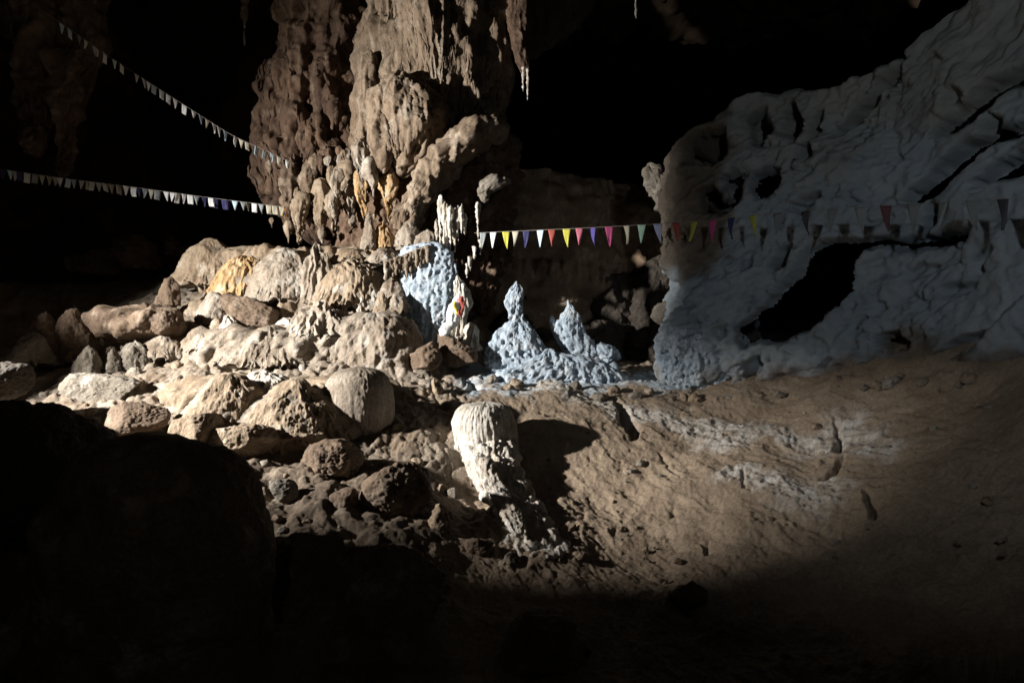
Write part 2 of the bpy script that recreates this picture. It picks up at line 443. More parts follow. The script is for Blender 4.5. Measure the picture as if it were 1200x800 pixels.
def build_right_wall():
    S, X, Y, T = path_eval(WALL_PATH, step=.024)
    # thin out the part outside the picture
    uu = 600+F*X/np.maximum(Y, .3)
    keep = np.where((Y > 5.0) | (np.arange(len(S)) % 6 == 0))[0]
    S, X, Y, T = S[keep], X[keep], Y[keep], T[keep]; uu = uu[keep]
    Nn = np.stack([T[:, 1], -T[:, 0]], -1)              # towards the cave
    sky_v = np.interp(uu, [a for a, b in SKY], [b for a, b in SKY])
    ztop = CAMZ+(400-sky_v)/F*Y
    ztop = np.where(Y < 4.5, 7.5, np.clip(ztop, 3.4, 7.5))
    ztop = np.where(Y > 9.7, np.minimum(ztop, 3.6), ztop)
    _k = np.hanning(27)[1:-1]; _k /= _k.sum()
    ztop = np.convolve(np.concatenate([np.full(12, ztop[0]), ztop, np.full(12, ztop[-1])]), _k, 'valid')
    ztop = ztop+.10*fbm(np.stack([S, S*0, S*0], -1), 1.7, 3)
    nz = 330
    t = np.linspace(0, 1, nz)[:, None]
    Z = -.4+t*(ztop[None, :]+.4)
    s = np.broadcast_to(S[None, :], Z.shape)
    p = np.stack([np.broadcast_to(X, Z.shape), np.broadcast_to(Y, Z.shape), Z], -1)
    P = p.reshape(-1, 3).astype(np.float32)
    ss, zz = s.ravel(), Z.ravel()
    d = .14*fbm(P, .9, 3)+.03*fbm(P, 4, 4)
    qd = np.stack([.25*ss+.2*zz, (zz-.62*ss)*1.25, 0*ss], -1)+.25*np.stack([fbm(P, 1.1, 3)]*3, -1)
    f1, f2, h = worley(qd*np.array([1, 1, 1]), 1.1)
    d = d+.10*(h/255.-.5)+.03*sstep(0, .12, f2-f1)          # slabby strata climbing to the right
    g1, g2, _h = worley(qd*np.array([1.0, 2.1, 1])+.3*fbm(P, 2.5, 3)[:, None], 1.3)
    d = d-.06*sstep(.06, .0, g2-g1)*sstep(.0, .35, fbm(P+8, .9, 2))
    d = d+.016*fbm(P, 13, 4, .65)
    smooth = sstep(1150, 1000, 600+F*P[:, 0]/np.maximum(P[:, 1], .3))
    d = d+.03*fbm(P, 9, 4, .6)*smooth-.06*sstep(.45, .7, fbm(P+3, 5, 3))*smooth
    w = .035*np.stack([fbm(P, 5, 3), fbm(P+4, 5, 3)], -1)
    qh = np.full(len(ss), -1.)
    for pl, dep in WALL_CUTS:
        pts = []
        for u, v in pl:
            k = np.argmin(np.abs(uu-u)+(Y > 10)*999+(Y < 4)*999)
            pts.append((S[k], CAMZ+(400-v)/F*Y[k]))
        q = poly_depth(ss+w[:, 0], zz+w[:, 1], pts)
        c_ = sstep(-.05, .005, q)
        d = d-min(dep, .3)*c_
        if dep >= .3: qh = np.maximum(qh, q)
    hole = qh > 0
    Hg, qg = hole.reshape(Z.shape), qh.reshape(Z.shape)
    nb = np.zeros_like(Hg)                              # rim vertices slide onto the outline of the opening
    nb[1:] |= Hg[:-1]; nb[:-1] |= Hg[1:]; nb[:, 1:] |= Hg[:, :-1]; nb[:, :-1] |= Hg[:, 1:]
    nb[1:, 1:] |= Hg[:-1, :-1]; nb[:-1, :-1] |= Hg[1:, 1:]; nb[1:, :-1] |= Hg[:-1, 1:]; nb[:-1, 1:] |= Hg[1:, :-1]
    nb &= ~Hg
    gz = np.gradient(qg, axis=0)/np.maximum(np.gradient(Z, axis=0), 1e-3); gs = np.gradient(qg, axis=1)/np.maximum(np.gradient(s, axis=1), 1e-3)
    g2 = np.maximum(gz**2+gs**2, .2)
    ds = np.clip(-qg*gs/g2, -.03, .03)*nb; dz = np.clip(-qg*gz/g2, -.03, .03)*nb
    d = d.reshape(Z.shape)
    # the top edge rolls back out of sight
    G = p.copy()
    G[..., 0] += Nn[None, :, 0]*d; G[..., 1] += Nn[None, :, 1]*d
    G[..., 0] += T[None, :, 0]*ds; G[..., 1] += T[None, :, 1]*ds; G[..., 2] += dz
    rows = [G]
    last = G[-1]
    for k in range(1, 22):
        a = k/21
        r = last.copy(); back = 1.3*a**1.3
        r[:, 0] -= Nn[:, 0]*back; r[:, 1] -= Nn[:, 1]*back
        r[:, 2] += .10*math.sin(min(1, a*3)*math.pi/2)-.7*a*a+.10*fbm(r, 1.5, 3)*a
        rows.append(r[None])
    G = np.concatenate(rows, 0)
    P2 = G.reshape(-1, 3)
    u2 = 600+F*P2[:, 0]/np.maximum(P2[:, 1], .3)
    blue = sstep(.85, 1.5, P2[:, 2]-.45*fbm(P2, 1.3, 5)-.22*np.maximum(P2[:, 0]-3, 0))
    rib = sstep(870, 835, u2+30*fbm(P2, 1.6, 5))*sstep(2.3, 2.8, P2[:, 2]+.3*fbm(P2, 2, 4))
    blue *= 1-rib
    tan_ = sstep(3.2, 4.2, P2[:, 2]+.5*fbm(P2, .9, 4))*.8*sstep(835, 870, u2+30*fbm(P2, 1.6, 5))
    hole = np.concatenate([hole, np.zeros(len(P2)-len(hole), bool)])
    Q = quads(G.shape[0], G.shape[1], False)
    Q = Q[~hole[Q].all(1)]                               # the cavities open into passages behind the wall
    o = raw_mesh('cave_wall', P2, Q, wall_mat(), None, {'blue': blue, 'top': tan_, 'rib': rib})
    return tag(o, kind='structure')

def wall_mat():
    m = rock_mat('limestone_wall', (.15, .11, .075), (.10, .07, .05), (.19, .15, .11))
    nt = m.node_tree; N = nt.nodes; L = nt.links
    b = N['Principled BSDF']
    cur = b.inputs['Base Color'].links[0].from_socket
    geo = [n for n in N if n.type == 'NEW_GEOMETRY'][0]
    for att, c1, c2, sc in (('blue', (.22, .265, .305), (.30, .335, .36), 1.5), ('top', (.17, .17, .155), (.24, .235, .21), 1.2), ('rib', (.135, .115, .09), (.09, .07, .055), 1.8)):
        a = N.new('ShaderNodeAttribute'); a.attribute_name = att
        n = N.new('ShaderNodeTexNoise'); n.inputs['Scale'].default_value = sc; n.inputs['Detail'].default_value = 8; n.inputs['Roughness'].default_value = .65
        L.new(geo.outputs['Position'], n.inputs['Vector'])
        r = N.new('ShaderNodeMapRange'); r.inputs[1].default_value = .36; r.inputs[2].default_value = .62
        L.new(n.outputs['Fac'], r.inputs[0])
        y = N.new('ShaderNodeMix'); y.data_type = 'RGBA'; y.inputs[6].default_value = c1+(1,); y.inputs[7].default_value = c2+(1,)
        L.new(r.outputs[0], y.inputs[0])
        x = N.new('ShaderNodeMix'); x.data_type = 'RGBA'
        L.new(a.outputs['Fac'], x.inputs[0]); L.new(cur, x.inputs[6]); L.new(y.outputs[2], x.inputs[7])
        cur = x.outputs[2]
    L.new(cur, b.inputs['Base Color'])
    return m

def plain_wall(name, path, z0, z1, step, mat, k, lean=0.):
    S, X, Y, T = path_eval(path, step=step)
    nz = int((z1-z0)/step)
    Z = np.linspace(z0, z1, nz)[:, None]*np.ones((1, len(S)))
    G = np.stack([np.broadcast_to(X, Z.shape), np.broadcast_to(Y, Z.shape), Z], -1).copy()
    c = np.array([0, 5.])
    Nn = np.stack([T[:, 1], -T[:, 0]], -1)
    Nn = np.where((Nn[:, :1]*(c[0]-X[:, None])+Nn[:, 1:]*(c[1]-Y[:, None])) < 0, -Nn, Nn)
    d = disp(G.reshape(-1, 3), k).reshape(Z.shape)+lean*np.clip(Z-4.4, 0, 9)
    G[..., 0] += Nn[:, 0]*d; G[..., 1] += Nn[:, 1]*d
    return tag(raw_mesh(name, G.reshape(-1, 3), quads(nz, len(S), False), M[mat]), kind='structure')

build_floor()
build_right_wall()
plain_wall('cave_wall', [(-3.2, 14.6), (-.6, 13.0), (.6, 13.3), (1.4, 13.7), (2.1, 14.2), (3.1, 14.9), (4.0, 15.4), (4.7, 15.7)], -1, 5.0, .05, 'recess',
           {'lump': .45, 'lump_s': .8, 'pop': .35, 'pop_s': 1.5, 'rough': .06, 'rough_s': 4, 'flute': .12, 'flute_s': 2.6}, -.5)
plain_wall('cave_wall', [(-1.5, 15.2), (-4, 17.5), (-8, 20), (-14, 21), (-20, 18), (-23, 10), (-22, 0), (-14, -8), (0, -10), (8, -8), (7, -3)], -1, 13, .14, 'far',
           {'lump': .8, 'lump_s': .4, 'pop': .5, 'pop_s': .7, 'rough': .15, 'rough_s': 2})
def build_ceiling():
    xs = np.linspace(-24, 12, 260); ys = np.linspace(-11, 24, 250)
    X, Y = np.meshgrid(xs, ys)
    p = np.stack([X, Y, 0*X], -1).reshape(-1, 3)
    z = 12.6-1.0*fbm(p, .35, 4)-.5*domes(p, .9)-.25*domes(p, 2.5)
    p[:, 2] = z
    return tag(raw_mesh('cave_ceiling', p, quads(250, 260, False)[:, ::-1], M['far']), kind='structure')
build_ceiling()

# ------------------------------------------------------------------ formation builders
def px_step(Y): return Y/F*1.25
def lerp_rows(rows, nr):
    R = np.array(rows, float)
    t = np.linspace(0, 1, nr)
    s = np.concatenate([[0], np.cumsum(np.maximum(np.abs(np.diff(R[:, 0])), 1e-3))]); s /= s[-1]
    out = np.stack([np.interp(t, s, R[:, k]) for k in range(R.shape[1])], -1)
    k = max(1, nr//(len(rows)*3))*2+1
    ker = np.hanning(k+2)[1:-1]; ker /= ker.sum()
    for c in range(1, R.shape[1]):
        a = out[:, c]; pad = k//2
        out[:, c] = np.convolve(np.concatenate([np.full(pad, a[0]), a, np.full(pad, a[-1])]), ker, 'valid')
    return out

def solid(name, rows, Y, depth, mat, k={}, skew=1., drip=0., parent=None, round_ends=(1, 1), power=1.):
    """closed rock with the outline rows (v, uL, uR[, Y]); depth = half thickness as a share of half width (or metres when negative)"""
    rows = [r if len(r) > 3 else (*r, Y) for r in rows]
    hpx = abs(rows[-1][0]-rows[0][0]); wpx = max(r[2]-r[1] for r in rows)
    nr = int(np.clip(hpx/1.2, 14, 330)); nc = int(np.clip((wpx*(1+abs(depth) if depth > 0 else 2.4))*1.9, 24, 460))
    R = lerp_rows(rows, nr)
    v, uL, uR, Yr = R.T
    th = np.linspace(0, 2*np.pi, nc, endpoint=False)
    s = (1-np.cos(th))/2                                  # 0 left .. 1 right .. 0
    front = np.sin(th)
    s = s**skew
    xl = (uL-600)/F*Yr; xr = (uR-600)/F*Yr; z = CAMZ+(400-v)/F*Yr
    hw = (xr-xl)/2
    dep = hw*depth if depth > 0 else hw*0-depth
    e = np.ones(nr)
    ne = max(2, nr//9)
    tt = np.linspace(0, 1, ne)
    if round_ends[0]: e[:ne] = np.sqrt(1-(1-tt)**2*.999)
    if round_ends[1]: e[-ne:] = np.sqrt(1-(1-tt[::-1])**2*.999)
    xc = (xl+xr)/2
    fs = np.sign(front)*np.abs(front)**power
    X = xc[:, None]+(xl[:, None]+(xr-xl)[:, None]*s[None, :]-xc[:, None])*e[:, None]
    Yg = Yr[:, None]-dep[:, None]*e[:, None]*fs[None, :]
    Z = z[:, None]*np.ones((1, nc))
    if drip:
        t = np.linspace(0, 1, nr)[:, None]
        base = np.stack([X[-1]*0+xc[-1]+np.cos(th)*hw.max(), Yr[-1]+np.sin(th)*hw.max(), 0*th], -1)+k.get('seed', 0)*2.1
        dr = np.clip(ridged(base, k.get('drip_s', 7.), 2), -.4, 1.2)
        Z = Z-drip*np.clip((t-.45)/.55, 0, 1)**1.5*dr[None, :]
    G = np.stack([X, Yg, Z], -1)
    n = grid_normals(G, True)
    # make sure normals point outward
    ctr = np.stack([xc, Yr, z], -1)[:, None, :]
    if ((G-ctr)*n).sum() < 0: n = -n
    d = disp(G.reshape(-1, 3), k).reshape(nr, nc)
    G = G+n*(d*np.minimum(1, e*1.2)[:, None])[..., None]
    top = G[0].mean(0); bot = G[-1].mean(0)
    V = np.concatenate([G.reshape(-1, 3), np.repeat(top[None], nc, 0), np.repeat(bot[None], nc, 0)], 0)
    Q = quads(nr, nc, True)
    c = np.arange(nc); c2 = (c+1) % nc; o = nr*nc
    Q = np.concatenate([Q, np.stack([c2, c, o+c, o+c2], -1), np.stack([(nr-1)*nc+c, (nr-1)*nc+c2, o+nc+c2, o+nc+c], -1)], 0)
    return raw_mesh(name, V, Q[:, ::-1], M[mat] if isinstance(mat, str) else mat, parent)

def dome(name, u0, u1, v0, v1, Y, mat, k={}, depth=.8, drip=0., parent=None, under=.0, foot=1.0):
    """rounded lump filling the pixel box; foot = width at the bottom as a share of the widest"""
    c, h = (u0+u1)/2, (u1-u0)/2
    if Y is None: Y = on_floor(c, v1-2)+h/F*8*.35
    rows = []
    for t in np.linspace(0, 1, 9):
        w = math.sin(min(1, (t*1.6+.02))*math.pi/2)**.75 if t < .62 else 1
        if foot < 1 and t > .62: w = 1-(1-foot)*((t-.62)/.38)**1.5
        if foot > 1: w *= .86+(foot-.86)*t*t
        rows.append((v0+(v1-v0)*t, c-h*w, c+h*w))
    return solid(name, rows, Y, depth, mat, k, 1., drip, parent, (1, 1 if foot < .75 else 0))

def cube_sphere(n):
    g = np.linspace(-1, 1, n); a, b = np.meshgrid(np.tan(g*np.pi/4), np.tan(g*np.pi/4))
    one = np.ones_like(a); V = []; Q = []
    for f, (x, y, z) in enumerate(((a, b, one), (-a, b, -one), (one, b, -a), (-one, b, a), (a, one, -b), (a, -one, b))):
        P = np.stack([x, y, z], -1).reshape(-1, 3)
        V.append(P/np.linalg.norm(P, axis=1)[:, None]); Q.append(quads(n, n, False)+f*n*n)
    V = np.concatenate(V); Q = np.concatenate(Q)
    key = np.round(V*1e5).astype(np.int64)
    _, idx, inv = np.unique(key, axis=0, return_index=True, return_inverse=True)
    return V[idx], inv.ravel()[Q]

def boulder(name, u0, u1, v0, v1, Y, mat, k={}, depth=.9, seed=0, cuts=11, sharp=.5, parent=None, tilt=0.):
    """angular block: a sphere cut by planes, roughened"""
    if Y is None: Y = on_floor((u0+u1)/2, v1-.1*(v1-v0))+.3*(u1-u0)/2/F*7
    c = at((u0+u1)/2, (v0+v1)/2, Y); hx = (u1-u0)/2/F*Y; hz = (v1-v0)/2/F*Y
    n = int(np.clip(max(u1-u0, v1-v0)/1.5, 12, 150))
    D, Q = cube_sphere(n)
    r = np.random.RandomState(seed+11)
    pn = r.normal(size=(cuts, 3)); pn /= np.linalg.norm(pn, axis=1)[:, None]
    h = .50+.34*r.rand(cuts)
    rad = np.ones(len(D))
    acc = np.zeros(len(D)); kk = 12+46*sharp
    for a, b in zip(pn, h):
        dd = np.maximum(D@a, 1e-3)
        acc += np.exp(-kk*np.minimum(b/dd, 3))
    acc += np.exp(-kk*1.0)
    rp = -np.log(acc)/kk
    w_ = min(1, sharp*1.35)
    rad = rad*(1-w_)*.75+w_*rp
    P = D*rad[:, None]
    P = P/np.abs(P).max(0)*np.array([hx, (hx+hz)/2*depth, hz])
    if tilt:
        ct, st_ = math.cos(tilt), math.sin(tilt)
        P = np.stack([P[:, 0]*ct-P[:, 2]*st_, P[:, 1], P[:, 0]*st_+P[:, 2]*ct], -1)
    P = P+c
    nn = D/np.array([hx, (hx+hz)/2*depth, hz]); nn /= np.linalg.norm(nn, axis=1)[:, None]
    sc = min(hx, hz)
    kk2 = {'rough': .09*sc, 'rough_s': 1.6/max(sc, .12), 'seed': seed}; kk2.update(k)
    P = P+nn*disp(P, kk2)[:, None]
    return raw_mesh(name, P, Q, M[mat], parent)

def T(o, label, cat, group=None): return tag(o, label, cat, group)


def hang(name, u0, u1, v0, v1, Y, mat, k={}, depth=.9, drip=.15, parent=None, tip=.3):
    """drapery tongue: broad where it leaves the rock above, rounded and narrower below"""
    c, h = (u0+u1)/2, (u1-u0)/2
    rows = [(v0+(v1-v0)*t, c-h*(.8+.2*math.sin(t*5)-(1-tip)*.8*t**2.2)*min(1, .3+t*2.6), c+h*(.8+.2*math.sin(t*5+1)-(1-tip)*.8*t**2.2)*min(1, .3+t*2.6)) for t in np.linspace(0, 1, 10)]
    return solid(name, rows, Y, depth, mat, k, 1., drip, parent, (1, 1))
# ------------------------------------------------------------------ the hanging flowstone pillar and the wall beside it
FL = {'flute': .06, 'flute_s': 5., 'flute_z': .08, 'lump': .09, 'lump_s': 2., 'rough': .012, 'rough_s': 9}
def fk(**k):
    d = dict(FL); d.update(k); return d

pil = empty('flowstone_pillar', at(500, 200, 12), 'tall tan flowstone pillar hanging from the ceiling above the curled rock ridge', 'flowstone')
solid('pillar_body', [(-420,430,760),(-200,430,700),(-70,430,610),(0,432,604),(50,420,602),(90,418,600),(130,420,596),(165,440,585),(190,455,560)], 12.5, .75, 'pillar', fk(flute=.11, flute_s=3.2, lump=.16), 1., .35, pil, (0, 1))
solid('drapery_lobe', [(-420,470,540),(-70,470,528),(0,470,528),(60,490,532),(100,500,530),(140,505,527),(165,512,524),(172,514,520)], 11.6, 1.0, 'pillar', fk(seed=1, flute=.06), 1., .2, pil, (0, 1))
solid('drapery_lobe', [(85,455,480),(100,446,500),(130,444,520),(160,446,520),(180,452,512),(194,460,492),(202,463,480)], 11.4, .9, 'pillar', fk(seed=2, pop=.07, pop_s=5), 1., .25, pil)
solid('drapery_lobe', [(60,425,440),(85,418,445),(110,414,442),(140,412,440),(160,412,436),(172,413,430)], 11.7, .9, 'pillar', fk(seed=3), 1., .2, pil)
solid('drapery_lobe', [(-420,548,620),(-70,548,605),(0,552,594),(50,556,592),(100,558,590),(130,562,588),(150,568,586),(158,574,584)], 12.2, .7, 'pillar', fk(seed=4, flute=.05, pop=.06, pop_s=8, rough=.05), 1., .2, pil, (0, 1))
solid('drapery_lobe', [(-70,590,622),(20,594,620),(60,600,620),(78,607,621),(88,611,620)], 12.0, .8, 'russet', fk(seed=9, flute=.03), 1., .05, pil, (0, 1))
solid('drapery_lobe', [(105,438,450),(120,432,458),(150,434,462),(175,436,464),(190,440,458),(200,444,452)], 11.2, .9, 'pillar', fk(seed=5, pop=.03, pop_s=7), 1., .12, pil)
solid('drapery_lobe', [(-420,440,480),(-70,440,480),(0,442,478),(40,445,474),(70,448,470),(95,452,466)], 11.9, .9, 'pillar', fk(seed=6), 1., .2, pil, (0, 1))

T(solid('flowstone_ridge', [(145,548,596),(152,536,594),(166,520,576),(186,503,548),(206,489,528),(226,477,512),(246,466,498),(268,456,492)], 11.2, 1.2, 'pillar', {'rough': .012, 'rough_s': 9, 'lump': .10, 'lump_s': 3, 'flute': .045, 'flute_s': 6, 'pop': .06, 'pop_s': 5, 'seed': 3}, 1., .15),
  'curled tan rock ridge like an elephant trunk sloping down left below the tall pillar', 'rock ridge')
T(solid('rock_hook', [(206,578,590),(211,568,596),(217,564,592),(226,562,574),(234,564,570),(238,566,569)], 10.9, .8, 'grey', {'rough': .04, 'pop': .03, 'pop_s': 12}, 1.6), 'small hooked rock knob catching light beside the curled ridge', 'rock knob')

col = empty('flowstone_column', at(350, 240, 12.6), 'dark russet knobbly flowstone column where the bunting strings end', 'flowstone')
solid('column_body', [(-400,310,430),(-60,320,420),(40,330,415),(75,322,412),(110,312,412),(150,303,415),(190,300,425),(230,312,430),(262,330,425),(285,345,418)], 13.2, .8, 'russet', fk(flute=.14, flute_s=2.6, lump=.2, pop=.12, pop_s=3.2), 1., .3, col, (0, 1))
rr_ = random.Random(4)
for i, (u0, u1, v0, v1, Y, m) in enumerate([(318,352,78,165,12.7,'russet'),(296,322,130,225,12.8,'russet'),(345,372,150,225,12.5,'russet'),(352,372,205,262,12.1,'brown'),(330,352,195,270,12.3,'brown'),
        (366,386,222,272,12.0,'tan'),(388,402,205,235,11.9,'tan'),(372,392,185,222,12.3,'russet'),(400,412,200,238,11.8,'tan'),(340,360,240,282,11.9,'tan'),(404,420,225,262,11.7,'cream'),(382,398,238,268,11.7,'tan')]):
    hang('flowstone_lobe', u0-2, u1+2, v0-14, v1, Y, m, fk(seed=20+i, flute=.04, flute_s=7, pop=.03, pop_s=8), .9, .18, col)
rk = random.Random(9)
for i in range(46):
    t = rk.random(); u = 322+t*140+rk.uniform(-8, 8); v = rk.uniform(178, 282)-(18 if u > 430 else 0)
    w = rk.uniform(6, 15); h = w*rk.uniform(1.3, 2.6)
    Y = 12.5-.9*t-.25*(v-170)/100
    hang('flowstone_knob', u-w/2, u+w/2, v-h*.6, v+h*.4, Y, rk.choice(['russet', 'tan', 'pillar', 'tan', 'cream']), fk(seed=900+i, flute=.02, flute_s=10, lump=.04), .9, .08, col, .25)
for i, (u0, u1, v0, v1, Y, m, lab) in enumerate([
        (408,440,172,208,11.3,'cream','pale pointed flowstone lobe left of the pillar foot'),
        (428,444,198,220,11.2,'cream','small grey flowstone nub directly under the pillar'),
        (388,402,205,222,11.4,'cream','small bright knob standing out from the russet column'),
        (412,440,206,246,11.5,'orange','ribbed rusty drapery below the pillar foot'),
        (440,470,205,248,11.4,'orange','ribbed ochre drapery beside the curled ridge'),
        (384,398,222,246,11.5,'cream','thin pale drip tongue on the russet column')]):
    T(hang('flowstone_lobe', u0, u1, v0-10, v1+6, Y, m, fk(seed=40+i, flute=.05, flute_s=8, pop=.02, pop_s=9), .8, .2), lab, 'flowstone')

# backing rock under the ridge and pillar
T(solid('flowstone_wall', [(150,430,606),(205,400,606),(230,395,604),(260,400,600),(290,395,596),(330,400,585),(380,400,560)], 12.4, .45, 'russet', {'lump': .12, 'pop': .10, 'pop_s': 4, 'rough': .05, 'flute': .06, 'flute_s': 4}, 1., .1), 'brown knobbly rock face behind the white stalactites', 'rock face')

# white stalactite curtain and single stalactites
cur = empty('stalactite_curtain', at(540, 235, 10.7), 'white stalactite curtain hanging below the curled ridge', 'stalactites')
for i, (u, w, v0, v1, m) in enumerate([(517,8,228,302,'white'),(522,9,236,312,'white'),(528,8,240,290,'white'),(533,7,242,296,'white'),(537,6,240,284,'white'),(541,6,238,274,'white'),(526,5,244,318,'blue'),(545,4,250,276,'white'),(512,4,256,282,'cream')]):
    solid('stalactite', [(v0,u-w*.2,u+w*.2),(v0+6,u-w*.5,u+w*.5),((v0*2+v1)/3,u-w*.5,u+w*.45),((v0+2*v1)/3,u-w*.3,u+w*.3),(v1,u-w*.08,u+w*.08)], 10.55-.05*(i % 3), 1., m, {'rough': .02, 'rough_s': 11, 'flute': .015, 'flute_s': 20, 'seed': i}, 1., 0, cur)
for i, (u, w, v0, v1, Y, m, lab) in enumerate([
        (560,7,236,280,10.5,'white','lone white stalactite right of the white curtain where the coloured bunting starts'),
        (563,5,280,299,10.5,'white','thin white stalactite tip below the start of the coloured bunting'),
        (556,6,288,304,10.4,'white','stubby white stalactite low on the dark recess edge'),
        (551,5,300,318,10.4,'white','short white stalactite above the cloth bundle'),
        (547,5,308,326,10.4,'white','shortest white stalactite directly over the pale stalagmite'),
        (613,3.6,78,108,11.8,'white','pair of white straw stalactites in the dark, left straw'),
        (618,3.6,80,118,11.8,'white','pair of white straw stalactites in the dark, right straw'),
        (745,22,-400,22,10,'grey','tiny grey stalactite tip high in the black ceiling'),
        (286,26,-330,54,13.0,'cream','single pale tipped stalactite hanging at the top left of the russet column'),
        (310,16,-330,10,13.5,'brown','thin brown stalactite beside the larger one near the top')]):
    T(solid('stalactite', [(v0,u-w*.5,u+w*.5),((v0*2+v1)/3,u-w*.45,u+w*.4),((v0+2*v1)/3,u-w*.28,u+w*.3),(v1,u-w*.06,u+w*.1)], Y, 1., m, {'rough': .02, 'rough_s': 9, 'flute': .015, 'flute_s': 14, 'seed': 60+i, 'lump': .04 if w > 20 else 0}, 1.), lab, 'stalactite')

T(solid('hanging_rock', [(-420,560,760),(-60,585,720),(20,596,690),(50,602,660),(70,606,640)], 13.2, .6, 'far', fk(seed=77, flute=.1)), 'black hanging rock above the pair of straw stalactites', 'hanging rock')
hm = empty('hanging_rock', at(70, 100, 14), 'dim brown mass of hanging dripstone at the upper left', 'hanging rock')
for i, r in enumerate([[(-360,-30,70),(-70,-30,70),(0,2,58),(40,12,60),(62,20,62),(80,28,50)], [(-360,10,90),(-70,10,90),(40,22,80),(90,22,76),(130,22,66),(160,26,56),(180,30,50)], [(-360,40,120),(-70,40,120),(20,70,124),(80,76,116),(120,84,104),(136,90,100)],
                       [(60,60,100),(110,62,96),(150,62,92),(180,62,88),(206,66,82)], [(150,26,54),(162,26,52),(174,30,50),(182,36,48)]]):
    solid('hanging_lobe', r, 14-.2*i, .8, 'brown', fk(seed=70+i, flute=.1, flute_s=2.5, lump=.2), 1., .2, hm, (0, 1))

# ------------------------------------------------------------------ the ledge of draped flowstone
for i, (u0, u1, v0, v1, Y, m, kw, lab) in enumerate([
        (210,280,279,334,11.8,'tan',{},'dull tan flowstone dome at the left end of the ledge'),
        (254,322,296,346,11.4,'orange',{'flute': .05, 'flute_s': 8},'ochre drapery with vertical flutes in the middle of the ledge'),
        (296,374,290,356,11.2,'cream',{'pop': .05, 'pop_s': 6},'broad cream flowstone bulge with swirled folds on the ledge'),
        (352,390,283,358,10.9,'cream',{'flute': .09, 'flute_s': 8},'tall narrow fluted cream dome between the broad bulge and the round dome'),
        (376,452,302,358,10.7,'tan',{'flute': .045, 'flute_s': 9},'large rounded dome with fine drips at the right of the ledge'),
        (394,440,288,308,11.2,'tan',{'flute': .02},'flat tan shelf stone behind the large rounded dome'),
        (434,474,292,312,11.0,'cream',{'pop': .04, 'pop_s': 8},'row of small cream lumps on the shelf behind the dome'),
        (422,446,328,366,10.4,'cream',{},'smooth cream blob below the right end of the ledge'),
        (446,474,320,352,10.4,'cream',{},'upper blob of the small cascade beside the blue sheet'),
        (454,478,338,366,10.2,'cream',{},'lowest blob of the small cascade touching the blue sheet'),
        (438,458,342,372,10.1,'tan',{},'tan blob squeezed between the two cascade blobs'),
        (407,421,334,358,10.3,'white',{'flute': .03, 'flute_s': 14},'little round headed stalagmite under the large dome'),
        (416,431,346,376,10.1,'white',{'flute': .03, 'flute_s': 14},'slim white stalagmite beside the little round headed one'),
        (396,410,348,376,10.2,'cream',{'flute': .03, 'flute_s': 14},'short cream stalagmite behind the ribbed comb'),
        (424,442,249,292,11.0,'cream',{'flute': .01},'pale figure-like stalagmite with rounded top on the shelf'),
        (438,460,258,294,11.1,'orange',{'flute': .05, 'flute_s': 12},'pinkish ochre dripping stone right of the figure-like stalagmite'),
        (468,492,260,292,11.0,'cream',{'pop': .05, 'pop_s': 9},'knobbly cream stone under the curled ridge'),
        (484,514,270,296,10.9,'cream',{'pop': .05, 'pop_s': 9, 'flute': .04},'rough cream stone left of the white curtain'),
        (342,412,352,398,10.0,'cream',{'flute': .10, 'flute_s': 7, 'flute_z': .06},'cream comb of ribs stepping down under the ledge'),
        (236,268,344,384,10.7,'cream',{'pop': .05, 'pop_s': 6},'bent pale lump at the left below the ledge shadow'),
        (256,278,366,402,10.2,'white',{'flute': .05, 'flute_s': 10},'short white stalagmite with a drip stem below the bent lump'),
        (264,372,384,428,9.9,'cream',{'flute': .02, 'lump': .09},'wide smooth cream mound in the middle of the slope'),
        (214,262,388,412,10.0,'cream',{'pop': .07, 'pop_s': 7},'low popcorn lump left of the smooth mound'),
        (88,120,404,448,None,'grey',{'lump': .05},'rounded pale knob in the middle of the left slope'),
        (118,146,408,440,None,'grey',{'lump': .05},'squat dim knob right of the rounded pale knob'),
        (140,176,398,434,None,'grey',{'lump': .07},'wide dim knob below the long brown boulder'),
        (36,72,364,420,9.7,'brown',{'lump': .06},'dim brown knob with an arch-like pale rim on the left slope'),
        (56,112,362,424,9.9,'brown',{'lump': .1},'dark brown hump behind the arched knob'),
        (16,60,388,424,9.4,'grey',{'lump': .08},'low grey hump left of the arched knob'),
        (170,216,396,424,None,'cream',{'pop': .05, 'pop_s': 8},'crusted pale hump right of the wide dim knob'),
        (130,186,280,316,14,'brown',{'lump': .2},'far dim brown boulder behind the left slope'),
        (80,135,292,322,15,'brown',{'lump': .2},'farthest dim brown boulder at the left'),
        (186,214,276,300,14.5,'brown',{'lump': .2},'small dim boulder left of the ledge'),
        ]):
    k = fk(seed=100+i, flute=.02, lump=.05, rough=.012); k.update(kw)
    far_ = Y is not None and Y > 13
    T(dome('boulder' if far_ else 'flowstone_dome', u0, u1, v0, v1, Y, m, k, .85, 0 if far_ else .12, foot=.9 if far_ else 1.28), lab, 'boulder' if far_ else 'flowstone')

